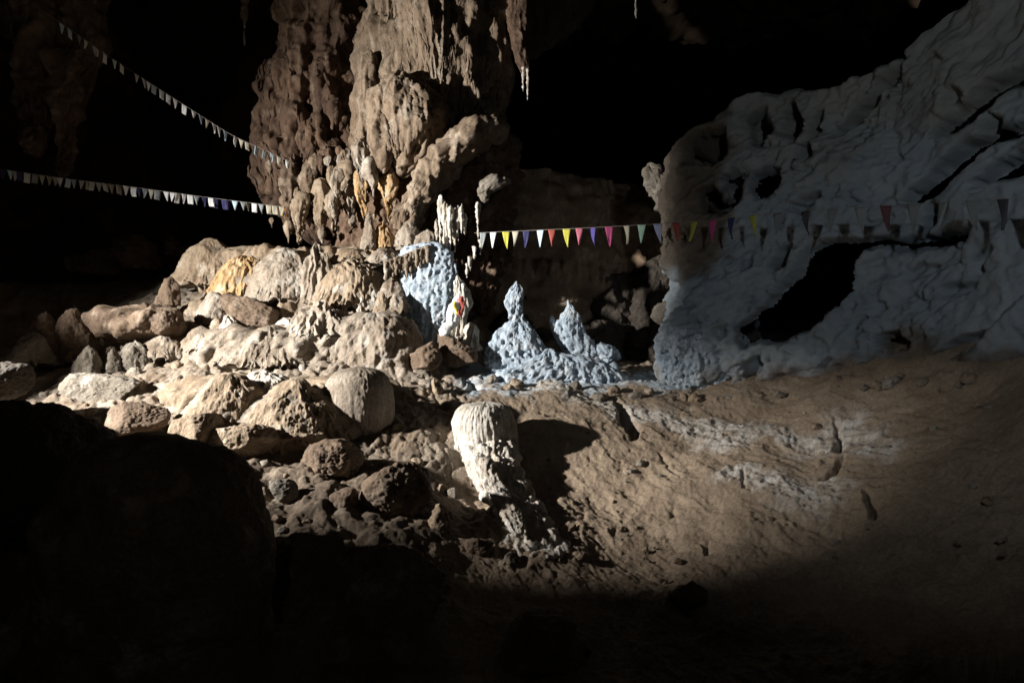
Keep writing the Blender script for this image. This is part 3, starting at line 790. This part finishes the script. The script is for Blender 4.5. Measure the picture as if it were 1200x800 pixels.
T(solid('flowstone_ledge', [(293,232,468),(304,220,476),(320,222,474),(338,232,462),(352,246,450)], 11.9, -.5, 'tan', fk(seed=90, flute=.07, flute_s=6, pop=.06, pop_s=4), 1., .15), 'long tan flowstone ledge joining the row of draped domes', 'flowstone')
T(solid('flowstone_terrace', [(350,240,470,12.0),(362,222,480,11.9),(374,214,486,11.6),(388,206,480,11.4),(404,196,470,11.2)], 11.35, -.9, 'tan', fk(seed=91, flute=.08, flute_s=4, pop=.12, pop_s=2.6, lump=.2), 1., .2), 'rippled tan flowstone terrace stepping down below the ledge', 'flowstone')
T(solid('flowstone_terrace', [(392,236,470),(404,214,486),(420,196,488),(438,180,480),(456,176,470)], 10.35, -.8, 'cream', fk(seed=92, flute=.04, flute_s=6, pop=.13, pop_s=3.5, lump=.2), 1., .15), 'crusted cream flowstone terrace below the wide smooth mound', 'flowstone')
T(solid('flowstone_terrace', [(446,232,446),(458,206,462),(474,196,464),(492,204,452),(512,222,430)], 8.75, -.7, 'tan', fk(seed=93, flute=.04, flute_s=6, pop=.10, pop_s=3.2, lump=.16), 1., .12), 'tan flowstone terrace carrying the big round dome and the ochre shoulder', 'flowstone')
# drip comb over the blue sheet
comb = empty('drip_comb', at(472, 300, 10.3), 'comb of short cream drips along the top of the blue sheet', 'stalactites')
for i in range(13):
    u = 452+i*4.1; v0 = 312-i*1.6; L_ = 14+rr_.random()*12
    solid('drip', [(v0-6,u-3,u+3),(v0,u-3,u+3),(v0+L_*.6,u-2,u+2),(v0+L_,u-.6,u+.6)], 10.25+.02*(i % 3), 1., 'cream', {'rough': .02, 'rough_s': 12, 'seed': i}, 1., 0, comb)

BL = {'rough': .02, 'rough_s': 11, 'pit': .035, 'pit_s': 10, 'lump': .025, 'lump_s': 3, 'flute': .02, 'flute_s': 6}
def bk(**k):
    d = dict(BL); d.update(k); return d
T(solid('flowstone_sheet', [(284,470,532),(300,466,534),(320,470,537),(345,468,536),(365,467,532),(385,482,523),(405,494,524),(418,504,522),(424,508,516)], 10.4, .28, 'blue', bk(flute=.025, flute_s=7, lump=.04), 1.),
  'blue grey sheet of rock narrowing downwards beside the cloth bundle', 'rock sheet')
T(solid('stalagmite', [(322,531,540),(332,528,548),(345,530,552),(356,533,550),(372,530,545),(400,520,548)], 10.15, .8, 'white', fk(seed=9, flute=.04, flute_s=10)), 'white stalagmite standing right behind the cloth bundle', 'stalagmite')
T(solid('stalagmite', [(378,548,556),(386,546,562),(398,545,563),(412,544,566)], 10.0, .8, 'white', fk(seed=10, flute=.05, flute_s=12)), 'low white fluted stalagmite left of the tall blue spire', 'stalagmite')
T(boulder('rock_slab', 505, 562, 392, 432, 9.8, 'brown', seed=5, sharp=.8, tilt=-.5), 'sloping brown slab below the cloth bundle', 'rock')

sp = [(329,602,608),(336,597,613),(345,593,614),(354,590,614),(362,593,613),(370,596,614),(378,594,620),(388,580,626),(400,573,636),(412,568,646),(424,567,656),(438,574,666),(452,586,674),(462,598,668)]
T(solid('rock_spire', sp, 10.0, .42, 'blue', bk(pit=.05, seed=2, lump=.012), 1., power=.7), 'tall blue grey spire with a pointed narrow head and broad pitted foot', 'spire')
sp2 = [(351,664,668),(357,663,670),(366,659,677),(376,652,682),(388,648,686),(398,650,694),(408,656,702),(418,664,704),(428,672,700),(436,682,694)]
T(solid('rock_spire', sp2, 10.2, .42, 'blue', bk(seed=4, lump=.012), 1., power=.7), 'smaller blue grey spire like a shark fin right of the tall spire', 'spire')
T(solid('rock_spire', [(369,644,648),(376,643,652),(386,645,660),(396,650,662)], 10.25, .6, 'blue', bk(seed=6), 1.), 'small pointed horn on the left side of the shark fin spire', 'spire')
T(solid('rock_outcrop', [(408,640,648),(414,634,664),(421,622,700),(430,598,722),(442,574,738),(456,560,742),(470,560,740)], 9.75, .2, 'blue', bk(seed=12, pit=.07, rough=.035, flute=.04), 1., power=.7), 'pale jagged rock foot joining the two blue grey spires', 'outcrop')
T(boulder('boulder', 692, 728, 402, 428, 10.2, 'blue', bk(pit=.04), seed=8, sharp=.3), 'whitish pitted boulder right of the shark fin spire', 'boulder')
T(boulder('rock_slab', 636, 690, 386, 446, 10.35, 'brown', seed=9, sharp=.8, depth=.5, tilt=.75), 'thin brown slab leaning between the two blue spires', 'rock')
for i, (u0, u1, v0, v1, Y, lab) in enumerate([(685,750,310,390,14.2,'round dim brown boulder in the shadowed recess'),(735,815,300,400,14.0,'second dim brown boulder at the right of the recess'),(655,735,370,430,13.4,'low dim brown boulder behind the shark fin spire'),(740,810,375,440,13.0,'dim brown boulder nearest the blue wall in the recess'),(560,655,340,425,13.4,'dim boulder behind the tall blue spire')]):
    T(dome('boulder', u0, u1, v0, v1, Y, 'dark', {'lump': .15, 'lump_s': 1.5, 'rough': .04, 'seed': 130+i}, .9), lab, 'boulder')  # brown boulders: the dark colour carries the shade of the recess
T(solid('rock_column', [(190,752,770),(205,756,790),(230,768,806),(260,782,820),(290,796,830),(330,806,836),(380,806,840)], 9.9, .8, 'grey', {'rough': .06, 'flute': .05, 'flute_s': 6, 'pop': .05, 'pop_s': 7, 'seed': 5}), 'pale ragged rock rib framing the right side of the recess', 'rock rib')
T(boulder('boulder', 762, 800, 352, 385, 9.7, 'grey', seed=22, sharp=.3), 'grey boulder on top of the pitted blue outcrop', 'boulder')
T(solid('rock_outcrop', [(368,790,820),(380,776,850),(395,768,876),(412,768,886),(430,772,890),(448,782,888),(462,800,880)], 9.1, .45, 'blue', bk(pit=.06, seed=7, rough=.03), 1.), 'pitted blue grey outcrop at the foot of the right wall', 'outcrop')

# ------------------------------------------------------------------ cream skirt, big domes and the white capped stalagmite
T(solid('flowstone_skirt', [(366,408,470),(378,394,482),(396,376,490),(414,370,494),(432,372,495),(446,384,495),(456,412,494),(464,438,490),(472,450,486)], 9.9, .55, 'cream', fk(seed=31, flute=.035, flute_s=5, pop=.06, pop_s=5, rough=.015), 1., .1),
  'broad cream flowstone skirt with a ragged right edge above the round dome', 'flowstone')
T(solid('flowstone_dome', [(429,408,434),(433,397,446),(442,387,455),(455,380,460),(470,377,462),(485,378,462),(499,383,460),(511,390,456),(520,398,450)], on_floor(420, 510)+.28, .95, 'cream', fk(seed=37, flute=.007, flute_s=18, lump=.006, rough=.003, grit=.003), 1., .08), 'big round cream dome with fine vertical flutes in the middle of the slope', 'flowstone')
T(dome('flowstone_dome', 288, 404, 442, 518, None, 'tan', fk(seed=34, flute=.015, flute_s=9, lump=.06, rough=.012), .9, .15, foot=1.35), 'ochre flowstone shoulder with a white streak left of the big round dome', 'flowstone')
T(dome('flowstone_dome', 214, 326, 436, 514, None, 'tan', fk(seed=35, flute=.012, flute_s=7, lump=.07, rough=.012), .8, .05, foot=1.3), 'brown smooth slab-like mound at the lower left of the slope', 'flowstone')
T(dome('flowstone_dome', 250, 368, 432, 506, 8.1, 'white', fk(seed=36, flute=.02, flute_s=8, pop=.03, lump=.05), .8, .1, foot=1.35), 'white streaked mound between the brown and the ochre mounds', 'flowstone')

sg = empty('stalagmite', at(600, 640, 6.6), 'mushroom shaped stalagmite with a white fluted cap leaning above dark boulders', 'stalagmite')
solid('cap', [(470,556,584),(474,542,594),(482,534,601),(494,529,604),(508,530,606),(520,532,606),(530,535,603)], 7.75, .95, 'white', fk(flute=.016, flute_s=18, lump=.03, rough=.004, rough_s=14, grit=.004), 1., .10, sg)
solid('drip_leg', [(518,532,552),(535,534,551),(550,537,550),(562,541,549),(568,544,547)], 7.6, .8, 'white', fk(seed=3, flute=.012, flute_s=16, lump=.01), 1., .08, sg)
solid('drip_leg', [(520,552,566),(540,556,566),(560,559,567),(572,560,564)], 7.55, .8, 'cream', fk(seed=4, flute=.012, flute_s=16, lump=.01), 1., .05, sg)
solid('column', [(512,544,602,7.62),(545,550,608,7.26),(570,560,618,6.95),(595,572,632,6.64),(620,587,648,6.34),(652,600,674,5.98)], 7.1, .8, 'white', fk(seed=5, flute=.03, flute_s=9, lump=.04, pop=.06, pop_s=10, rough=.02), 1., 0, sg)
solid('drip_leg', [(536,556,578,7.05),(565,564,590,6.75),(590,578,606,6.42),(612,592,616,6.15),(628,602,614,6.0)], 6.9, .8, 'white', fk(seed=6, flute=.012, flute_s=14, lump=.01), 1., .05, sg)

rd = random.Random(11)
for i in range(46):
    t = rd.random(); u = 592+rd.random()*95-(1-t)*10; v = 598+t*62+rd.uniform(-6, 6)
    if u > 640 and v < 612: continue
    w = rd.uniform(7, 22)
    T(boulder('rubble_stone', u-w/2, u+w/2, v-w*.4, v+w*.4, on_floor(u, v+w*.2)-.05, rd.choice(['tan', 'grey', 'tan']), {'rough': .02}, seed=200+i, sharp=.7),
      'small rubble stone heaped at the foot of the white capped stalagmite', 'stone', 'rubble at the foot of the white capped stalagmite')

# ------------------------------------------------------------------ boulders of the slope and the foreground
for i, (u0, u1, v0, v1, Y, m, sh, tl, lab) in enumerate([
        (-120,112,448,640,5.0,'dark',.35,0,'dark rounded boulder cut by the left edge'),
        (-330,-60,440,640,5.2,'dark',.4,0,'unseen dark boulder added beyond the left edge to shade the foreground'),  # out of view, added to keep lamp light off the boulder beside it
        (-920,-688,-60,640,4.74,'dark',.4,0,'upright dark rock in front of the lamp beyond the left edge'),  # added light blocker, dims the right wall and clay bank
        (-60,40,418,470,7.4,'dark',.6,.1,'dim grey rock at the left edge above the dark boulder'),  # grey rock in a dark colour that stands in for shade
        (120,202,468,522,None,'brown',.6,.15,'dark rock with a pale lit rim just above the huge boulder'),
        (60,165,438,474,None,'grey',.8,-.05,'flat layered grey slab on the left slope'),
        (185,262,482,540,None,'tan',.8,.3,'tan pointed slab beside the huge dark boulder'),
        (236,330,488,548,None,'tan',.8,-.2,'broad tan faceted block right of the pointed slab'),
        (296,390,502,538,None,'tan',.8,-.1,'low tan slab under the ochre shoulder'),
        (348,436,514,572,None,'brown',.7,.1,'rough brown block in shadow below the tan slab'),
        (312,352,562,592,None,'grey',.8,-.4,'small grey facet stone lit on its top right of the huge boulder'),
        (388,424,572,606,None,'brown',.8,.2,'small brown block left of the half lit boulder'),
        (424,506,540,612,None,'brown',.5,0,'half lit boulder with a rough bright left face'),
        (500,532,586,630,None,'tan',.6,0,'small upright lit stone right of the half lit boulder'),
        (544,580,630,656,None,'brown',.5,0,'dim low stone below the stalagmite column'),
        (588,608,646,670,None,'grey',.6,0,'small pale stone at the lower end of the rubble'),
        (400,520,640,740,5.0,'brown',.9,-.2,'dark foreground block under the half lit boulder'),
        (570,690,716,810,4.7,'brown',.9,.2,'dark foreground boulder at the bottom centre'),
        (785,830,684,720,None,'brown',.7,.3,'dim brown stone lying in shadow at the lower right'),
        (28,84,398,434,None,'grey',.6,-.35,'tilted pale slab below the arched brown knob'),
        (258,330,348,384,10.5,'brown',.8,-.3,'dark faceted block in the shadow gap below the ledge'),
        (404,474,496,546,8.0,'tan',.6,0,'tan rock step below the big round dome'),
        (460,545,488,556,8.15,'tan',.6,.1,'cracked tan rock step left of the white capped stalagmite'),
        (476,520,404,440,9.6,'brown',.7,.3,'dark rock under the lower tip of the blue sheet'),
        (505,520,440,466,None,'tan',.7,.6,'small sunlit splinter stone at the edge of the dome shadow'),
        ]):
    lab = lab.replace('sunlit', 'bright')
    T(boulder('boulder' if 'slab' not in lab else 'rock_slab', u0, u1, v0, v1, Y, m, {'rough': .025, 'rough_s': 2} if 'huge' in lab else {}, seed=301+i, sharp=sh, tilt=tl, depth=.35 if 'upright dark' in lab else .9), lab, 'boulder' if 'slab' not in lab else 'rock')
T(solid('boulder', [(361,150,196),(364,118,206),(372,104,210),(382,102,211),(390,110,206),(396,140,196)], 10.0, .5, 'brown', {'lump': .07, 'lump_s': 3, 'rough': .02, 'rough_s': 8, 'pop': .05, 'pop_s': 3.5}), 'long rounded brown boulder resting over a dark gap on the left slope', 'boulder')
for i, (u0, u1, v0, v1) in enumerate([(188,211,324,350),(180,206,342,364)]):
    T(dome('stalagmite', u0, u1, v0, v1+8, 11.0, 'brown', fk(seed=150+i, flute=.03, lump=.03), .9), ['round headed brown stalagmite above the long brown boulder', 'hollow brown stalagmite stump in front of the round headed one'][i], 'stalagmite')

T(solid('boulder', [(158,-730,-506),(170,-752,-494),(260,-765,-486),(620,-780,-482)], 6.2, .45, 'dark', {'lump': .06, 'rough': .03, 'rough_s': 4}), 'unseen flat topped dark rock added near the lamp to shade the left slope', 'boulder')  # added out of view to block lamp light from the lower left slope
T(solid('hanging_rock', [(-420,-830,-745),(-174,-815,-755),(20,-812,-757),(84,-812,-757)], 4.72, -.80, 'dark', {'lump': .05, 'rough': .02, 'rough_s': 4}, power=.5, round_ends=(1, 0)), 'unseen dark hanging rock added beside the lamp to shade the right wall', 'hanging rock')  # unseen slab added to cut the lamp off from the right wall
rb = random.Random(31)
for i in range(34):
    u, v = rb.uniform(205, 486), rb.uniform(352, 462)
    if v < 385 and u < 400: continue
    w = rb.uniform(20, 52); hh = w*rb.uniform(.5, .85)
    Y = 11.1-(v-350)/110*1.45-rb.uniform(0, .25)
    T(dome('flowstone_bell', u-w/2, u+w/2, v-hh*.6, v+hh*.5, Y, rb.choice(['cream', 'cream', 'tan', 'white']), fk(seed=800+i, flute=rb.choice([.012, .02, .035]), flute_s=rb.choice([6, 9, 12]), lump=.05, pop=.02, pop_s=8), .9, .12, foot=rb.uniform(1.1, 1.5)),
      'bell shaped flowstone swelling in the cream cascade', 'flowstone', 'bells of the flowstone cascade')
for i in range(30):
    u, v = rb.uniform(196, 440), rb.uniform(452, 512)
    if v > 470+.16*(u-196)*1.1 or 384 < u < 456 and v > 440: continue
    w = rb.uniform(14, 36); hh = w*rb.uniform(.45, .8)
    T(dome('flowstone_bell', u-w/2, u+w/2, v-hh*.6, v+hh*.5, 8.75-(v-452)/60*.6, rb.choice(['cream', 'tan', 'tan', 'white']), fk(seed=860+i, flute=.02, flute_s=rb.choice([7, 11]), lump=.05, pop=.03, pop_s=9), .9, .1, foot=rb.uniform(1.2, 1.6)),
      'small flowstone swelling on the mounds around the big round dome', 'flowstone', 'swellings around the big round dome')
T(solid('boulder', [(507,128,222),(513,106,244),(530,98,264),(560,84,284),(600,72,304),(650,62,314),(720,54,318),(820,50,320)], 4.7, .75, 'brown', {'lump': .07, 'lump_s': 1.6, 'rough': .02, 'rough_s': 5}, power=.8, round_ends=(1, 0)), 'huge smooth dark boulder filling the lower left', 'boulder')
# popcorn lumps scattered over the slope
rd = random.Random(5)
n = 0
while n < 45:
    u, v = rd.uniform(40, 380), rd.uniform(388, 470)
    if v < 420 and u > 255 or v > 440 and u > 215: continue
    Y = on_floor(u, v); w = rd.uniform(7, 19)*(.7 if u > 200 else 1)
    T(dome('flowstone_lump', u-w/2, u+w/2, v-w*.65, v+w*.35, Y, rd.choice(['cream', 'cream', 'tan']), fk(seed=400+n, flute=.01, lump=.02, pop=.03, pop_s=12, rough=.02), .9),
      'small rounded flowstone lump on the pale left slope', 'flowstone', 'flowstone lumps on the left slope')
    n += 1
rd = random.Random(8)
for i in range(40):
    u, v = rd.uniform(300, 590), rd.uniform(530, 660)
    Y = on_floor(u, v); w = rd.uniform(6, 20)
    T(boulder('rubble_stone', u-w/2, u+w/2, v-w*.5, v+w*.3, Y, rd.choice(['tan', 'brown', 'grey']), {'rough': .015}, seed=500+i, sharp=.7),
      'small rubble stone lying between the dark foreground boulders', 'stone', 'rubble between the foreground boulders')

rd = random.Random(21)
for i in range(70):
    u, v = rd.uniform(640, 1180), rd.uniform(470, 690)
    Y = on_floor(u, v); w = rd.choice([4, 5, 6, 7, 9, 12])
    T(boulder('clay_clod', u-w/2, u+w/2, v-w*.4, v+w*.35, Y, rd.choice(['tan', 'brown', 'grey']), {}, seed=600+i, sharp=.6, tilt=rd.uniform(-.5, .5)),
      'small clod lying on the brown clay bank', 'stone', 'clods on the clay bank')
for i in range(34):
    u = rd.uniform(560, 1180); v = np.interp(u, [560, 700, 800, 900, 1000, 1100, 1200], [446, 462, 464, 458, 448, 444, 440])+rd.uniform(-6, 8)
    Y = on_floor(u, v); w = rd.uniform(6, 20)
    T(boulder('rubble_stone', u-w/2, u+w/2, v-w*.45, v+w*.35, Y, rd.choice(['grey', 'grey', 'tan']), {}, seed=700+i, sharp=.6, tilt=rd.uniform(-.5, .5)),
      'broken grey stone lying along the foot of the blue grey rocks', 'stone', 'broken stones along the foot of the blue grey rocks')

# the flowstone between the domes: all of the cascade joined, rounded off so that it fills the creases
def fill_mass():
    Vs, Qs, n = [], [], 0
    for V, Q in SHAPES:
        c = V.mean(0); sz = V.max(0)-V.min(0)
        u, v = 600+F*c[0]/c[1], 400-(c[2]-CAMZ)*F/c[1]
        if not (200 < u < 500 and 285 < v < 520 and c[1] < 12.6 and sz[2] > .16): continue
        Vs.append(V); Qs.append(Q+n); n += len(V)
    o = raw_mesh('crease_fill', np.concatenate(Vs), np.concatenate(Qs), M['cream'])
    r = o.modifiers.new('join', 'REMESH'); r.mode = 'VOXEL'; r.voxel_size = .035; r.use_smooth_shade = True
    d = o.modifiers.new('grow', 'DISPLACE'); d.strength = .02; d.mid_level = 0
    s = o.modifiers.new('round', 'SMOOTH'); s.factor = .5; s.iterations = 40
    k = o.modifiers.new('shrink', 'DISPLACE'); k.strength = -.035; k.mid_level = 0
    r2 = o.modifiers.new('clean', 'REMESH'); r2.mode = 'VOXEL'; r2.voxel_size = .026; r2.use_smooth_shade = True
    s2 = o.modifiers.new('soften', 'SMOOTH'); s2.factor = .5; s2.iterations = 4
    t = bpy.data.textures.new('lumps', 'CLOUDS'); t.noise_scale = .16; t.noise_depth = 4
    e = o.modifiers.new('lumps', 'DISPLACE'); e.texture = t; e.texture_coords = 'GLOBAL'; e.strength = .08; e.mid_level = .5
    o.name = 'flowstone_cascade'
    T(o, 'cream flowstone mass joining the domes and terraces of the cascade into one slope', 'flowstone')
fill_mass()

# ------------------------------------------------------------------ bunting and cloth
def cloth_mat(name, c):
    m = bpy.data.materials.new(name); m.use_nodes = True
    nt = m.node_tree; N = nt.nodes; L = nt.links
    b = N['Principled BSDF']; b.inputs['Roughness'].default_value = .8
    tc = N.new('ShaderNodeTexCoord'); n = N.new('ShaderNodeTexNoise'); n.inputs['Scale'].default_value = 14; n.inputs['Detail'].default_value = 4
    L.new(tc.outputs['Object'], n.inputs['Vector'])
    x = N.new('ShaderNodeMix'); x.data_type = 'RGBA'; x.inputs[6].default_value = tuple(q*.75 for q in c)+(1,); x.inputs[7].default_value = tuple(c)+(1,)
    L.new(n.outputs['Fac'], x.inputs[0]); L.new(x.outputs[2], b.inputs['Base Color'])
    tr = N.new('ShaderNodeBsdfTranslucent'); L.new(x.outputs[2], tr.inputs['Color'])
    ms = N.new('ShaderNodeMixShader'); ms.inputs[0].default_value = .25
    L.new(b.outputs[0], ms.inputs[1]); L.new(tr.outputs[0], ms.inputs[2]); L.new(ms.outputs[0], N['Material Output'].inputs[0])
    return m
CL = {k: cloth_mat('cloth_'+k, c) for k, c in {'white': (.82,.82,.81), 'yellow': (.62,.58,.08), 'beige': (.50,.46,.36), 'navy': (.05,.05,.16), 'red': (.45,.10,.08), 'pink': (.75,.22,.30), 'purple': (.13,.10,.42),
      'magenta': (.62,.10,.28), 'mint': (.45,.68,.55), 'lavender': (.52,.56,.80), 'lightblue': (.55,.70,.80), 'lime': (.50,.56,.10), 'grey': (.30,.33,.34), 'orange': (.75,.30,.04), 'shadegrey': (.24,.26,.27), 'slate': (.07,.07,.09), 'maroon': (.15,.06,.065)}.items()}
cordm = cloth_mat('cloth_cord', (.32, .28, .24))

def tube(name, pts, r, mat, parent):
    pts = np.array(pts); n = len(pts); nc = 6
    t = np.gradient(pts, axis=0); t /= np.linalg.norm(t, axis=1)[:, None]
    a = np.cross(t, [0, 0, 1.]); a /= np.linalg.norm(a, axis=1)[:, None]; b = np.cross(a, t)
    th = np.linspace(0, 2*np.pi, nc, endpoint=False)
    G = pts[:, None]+r*(np.cos(th)[None, :, None]*a[:, None]+np.sin(th)[None, :, None]*b[:, None])
    return raw_mesh(name, G.reshape(-1, 3), quads(n, nc, True), mat, parent)

def flag(p, along, w, h, mat, parent, rd, square=False, yaw=None):
    """pennant hanging from point p of the cord, with a little curl and a real thickness"""
    a = np.array([along[0], along[1], along[2]]); a /= np.linalg.norm(a)
    nr, nc = 9, 5
    tilt = rd.uniform(-.25, .25); curl = rd.uniform(-.35, .35); sway = rd.uniform(-.12, .12)
    y = rd.uniform(-.5, .5) if yaw is None else yaw
    ax = np.array([a[0]*math.cos(y)-a[1]*math.sin(y), a[0]*math.sin(y)+a[1]*math.cos(y), a[2]])
    nrm = np.cross(ax, [0, 0, 1]); nrm /= np.linalg.norm(nrm)
    t = np.linspace(0, 1, nr)[:, None]; s = np.linspace(-.5, .5, nc)[None, :]
    ww = w*(1-.93*t*rd.uniform(.94, 1)) if not square else w*(1-.1*t)
    out = h*(tilt*t+curl*t*t*.5)+w*.5*curl*np.sin(s*5+t*3)*t
    G = p+(s*ww)[..., None]*ax+(sway*h*t*t+0*s)[..., None]*ax-(h*t*(1-.04*abs(curl))+0*s)[..., None]*np.array([0, 0, 1.])+(out)[..., None]*nrm
    G1 = G.reshape(-1, 3); th = .0012
    Q = quads(nr, nc, False); o = nr*nc
    ring = [*range(nc), *[r*nc+nc-1 for r in range(1, nr)], *[(nr-1)*nc+c for c in range(nc-2, -1, -1)], *[r*nc for r in range(nr-2, 0, -1)]]
    ring = np.array(ring); r2 = np.roll(ring, -1)
    Q = np.concatenate([Q, Q[:, ::-1]+o, np.stack([ring, r2, r2+o, ring+o], -1)[:, ::-1]])
    return raw_mesh('flag', np.concatenate([G1+nrm*th, G1-nrm*th]), Q, mat, parent)

def string(label, nodes, flags, cord_r, fw, fh, seed, start=0., square=.0, yawr=.5):
    """nodes = (u, v, Y) along the cord; flags = (u, colour)"""
    rd = random.Random(seed)
    nd = np.array(nodes, float)
    U = np.linspace(nd[0, 0], nd[-1, 0], 160)
    V = np.interp(U, nd[:, 0], nd[:, 1]); Yv = np.interp(U, nd[:, 0], nd[:, 2])
    ker = np.ones(15)/15
    sm = lambda q: np.convolve(np.concatenate([2*q[0]-q[7:0:-1], q, 2*q[-1]-q[-2:-9:-1]]), ker, 'valid')
    V, Yv = sm(V), sm(Yv)
    P = np.array([at(u, v, y) for u, v, y in zip(U, V, Yv)])
    e = empty('bunting', P[0], label, 'bunting')
    tube('cord', P, cord_r, cordm, e)
    for u, c in flags:
        i = int(np.clip(np.searchsorted(U, u), 1, 158))
        p = np.array([np.interp(u, U, P[:, k]) for k in range(3)])-np.array([0, 0, cord_r])
        al = P[i+1]-P[i-1]
        o = flag(p, al, fw*rd.uniform(.9, 1.08), fh*rd.uniform(.92, 1.05), CL[c], e, rd, rd.random() < square, rd.uniform(-yawr, yawr)+start)
        o['label'] = {'lime': 'yellow green', 'lightblue': 'pale blue'}.get(c, c)+' flag'
    return e

string('string of coloured triangular flags crossing the dark recess to the right wall',
       [(556,273,10.45),(600,271,10.2),(700,266.5,9.5),(775,262,8.9),(835,258,8.35),(880,252,7.85),(1000,243,7.0),(1100,237,6.3),(1175,233,5.8),(1290,228,5.0)],
       [(566,'grey'),(578,'white'),(593,'yellow'),(604,'beige'),(617,'navy'),(633,'lightblue'),(647,'red'),(664,'yellow'),(679,'pink'),(695,'purple'),(714,'magenta'),(734,'beige'),(752,'mint'),(771,'lavender'),(792,'red'),(813,'lime'),(835,'magenta'),(857,'navy'),
        (882,'lime'),(912,'shadegrey'),(944,'slate'),(976,'shadegrey'),(1008,'grey'),(1038,'maroon'),(1070,'shadegrey'),(1105,'grey'),(1140,'shadegrey'),(1175,'slate'),(1215,'maroon'),(1255,'shadegrey')], .003, .118, .255, 3, yawr=.45)  # dimmed colours stand in for weak light on the far right flags
rd = random.Random(2)
low = [(u+rd.uniform(-2, 2), rd.choice(['white', 'white', 'lightblue', 'white', 'beige', 'navy', 'grey'])) for u in np.arange(-20, 338, 7.6)]
string('lower string of small pale flags running flat to the russet column', [(-40,194,11.6),(0,198,11.7),(60,207,11.8),(140,217,11.9),(240,231,12.0),(335,243,12.1)], low+[(336,'orange'),(341,'yellow')], .004, .10, .16, 4, .5, .45, .6)
hi = [(u+rd.uniform(-3, 3), rd.choice(['white', 'white', 'grey', 'beige', 'lightblue'])) for u in np.arange(74, 340, 8.4) if not 146 < u < 154]
string('upper string of small pale flags sloping down steeply to the russet column', [(40,6,11.2),(75,30,11.3),(130,68,11.5),(200,113,11.7),(270,158,11.9),(345,192,12.2)], hi, .004, .09, .15, 6, .55, .4, .6)

cb = empty('cloth_bundle', at(534, 385, 9.9), 'white cloth bundle with red and yellow ribbons tied in front of a white stalagmite', 'cloth')
solid('wrap', [(344,534,540),(350,530,544),(358,526,545),(366,523,543),(374,522,540),(382,524,536),(388,525,532)], 9.75, .7, CL['white'], {'lump': .03, 'lump_s': 6, 'flute': .02, 'flute_s': 14}, 1., 0, cb)
solid('ribbon', [(347,538,541),(354,538,545),(362,538,545),(368,537,543),(371,539,541)], 9.70, .6, CL['red'], {'lump': .02, 'lump_s': 9, 'seed': 2}, 1., 0, cb)['label'] = 'red ribbon'
solid('ribbon', [(353,532,534),(358,531,535),(364,533,537),(369,535,537)], 9.66, .6, CL['yellow'], {'lump': .02, 'lump_s': 9, 'seed': 3}, 1., 0, cb)['label'] = 'yellow ribbon'
solid('ribbon', [(376,520,534),(382,517,532),(390,515,527),(394,516,522)], 9.7, .6, CL['white'], {'lump': .02, 'lump_s': 9, 'seed': 4}, 1., 0, cb)['label'] = 'white ribbon end'
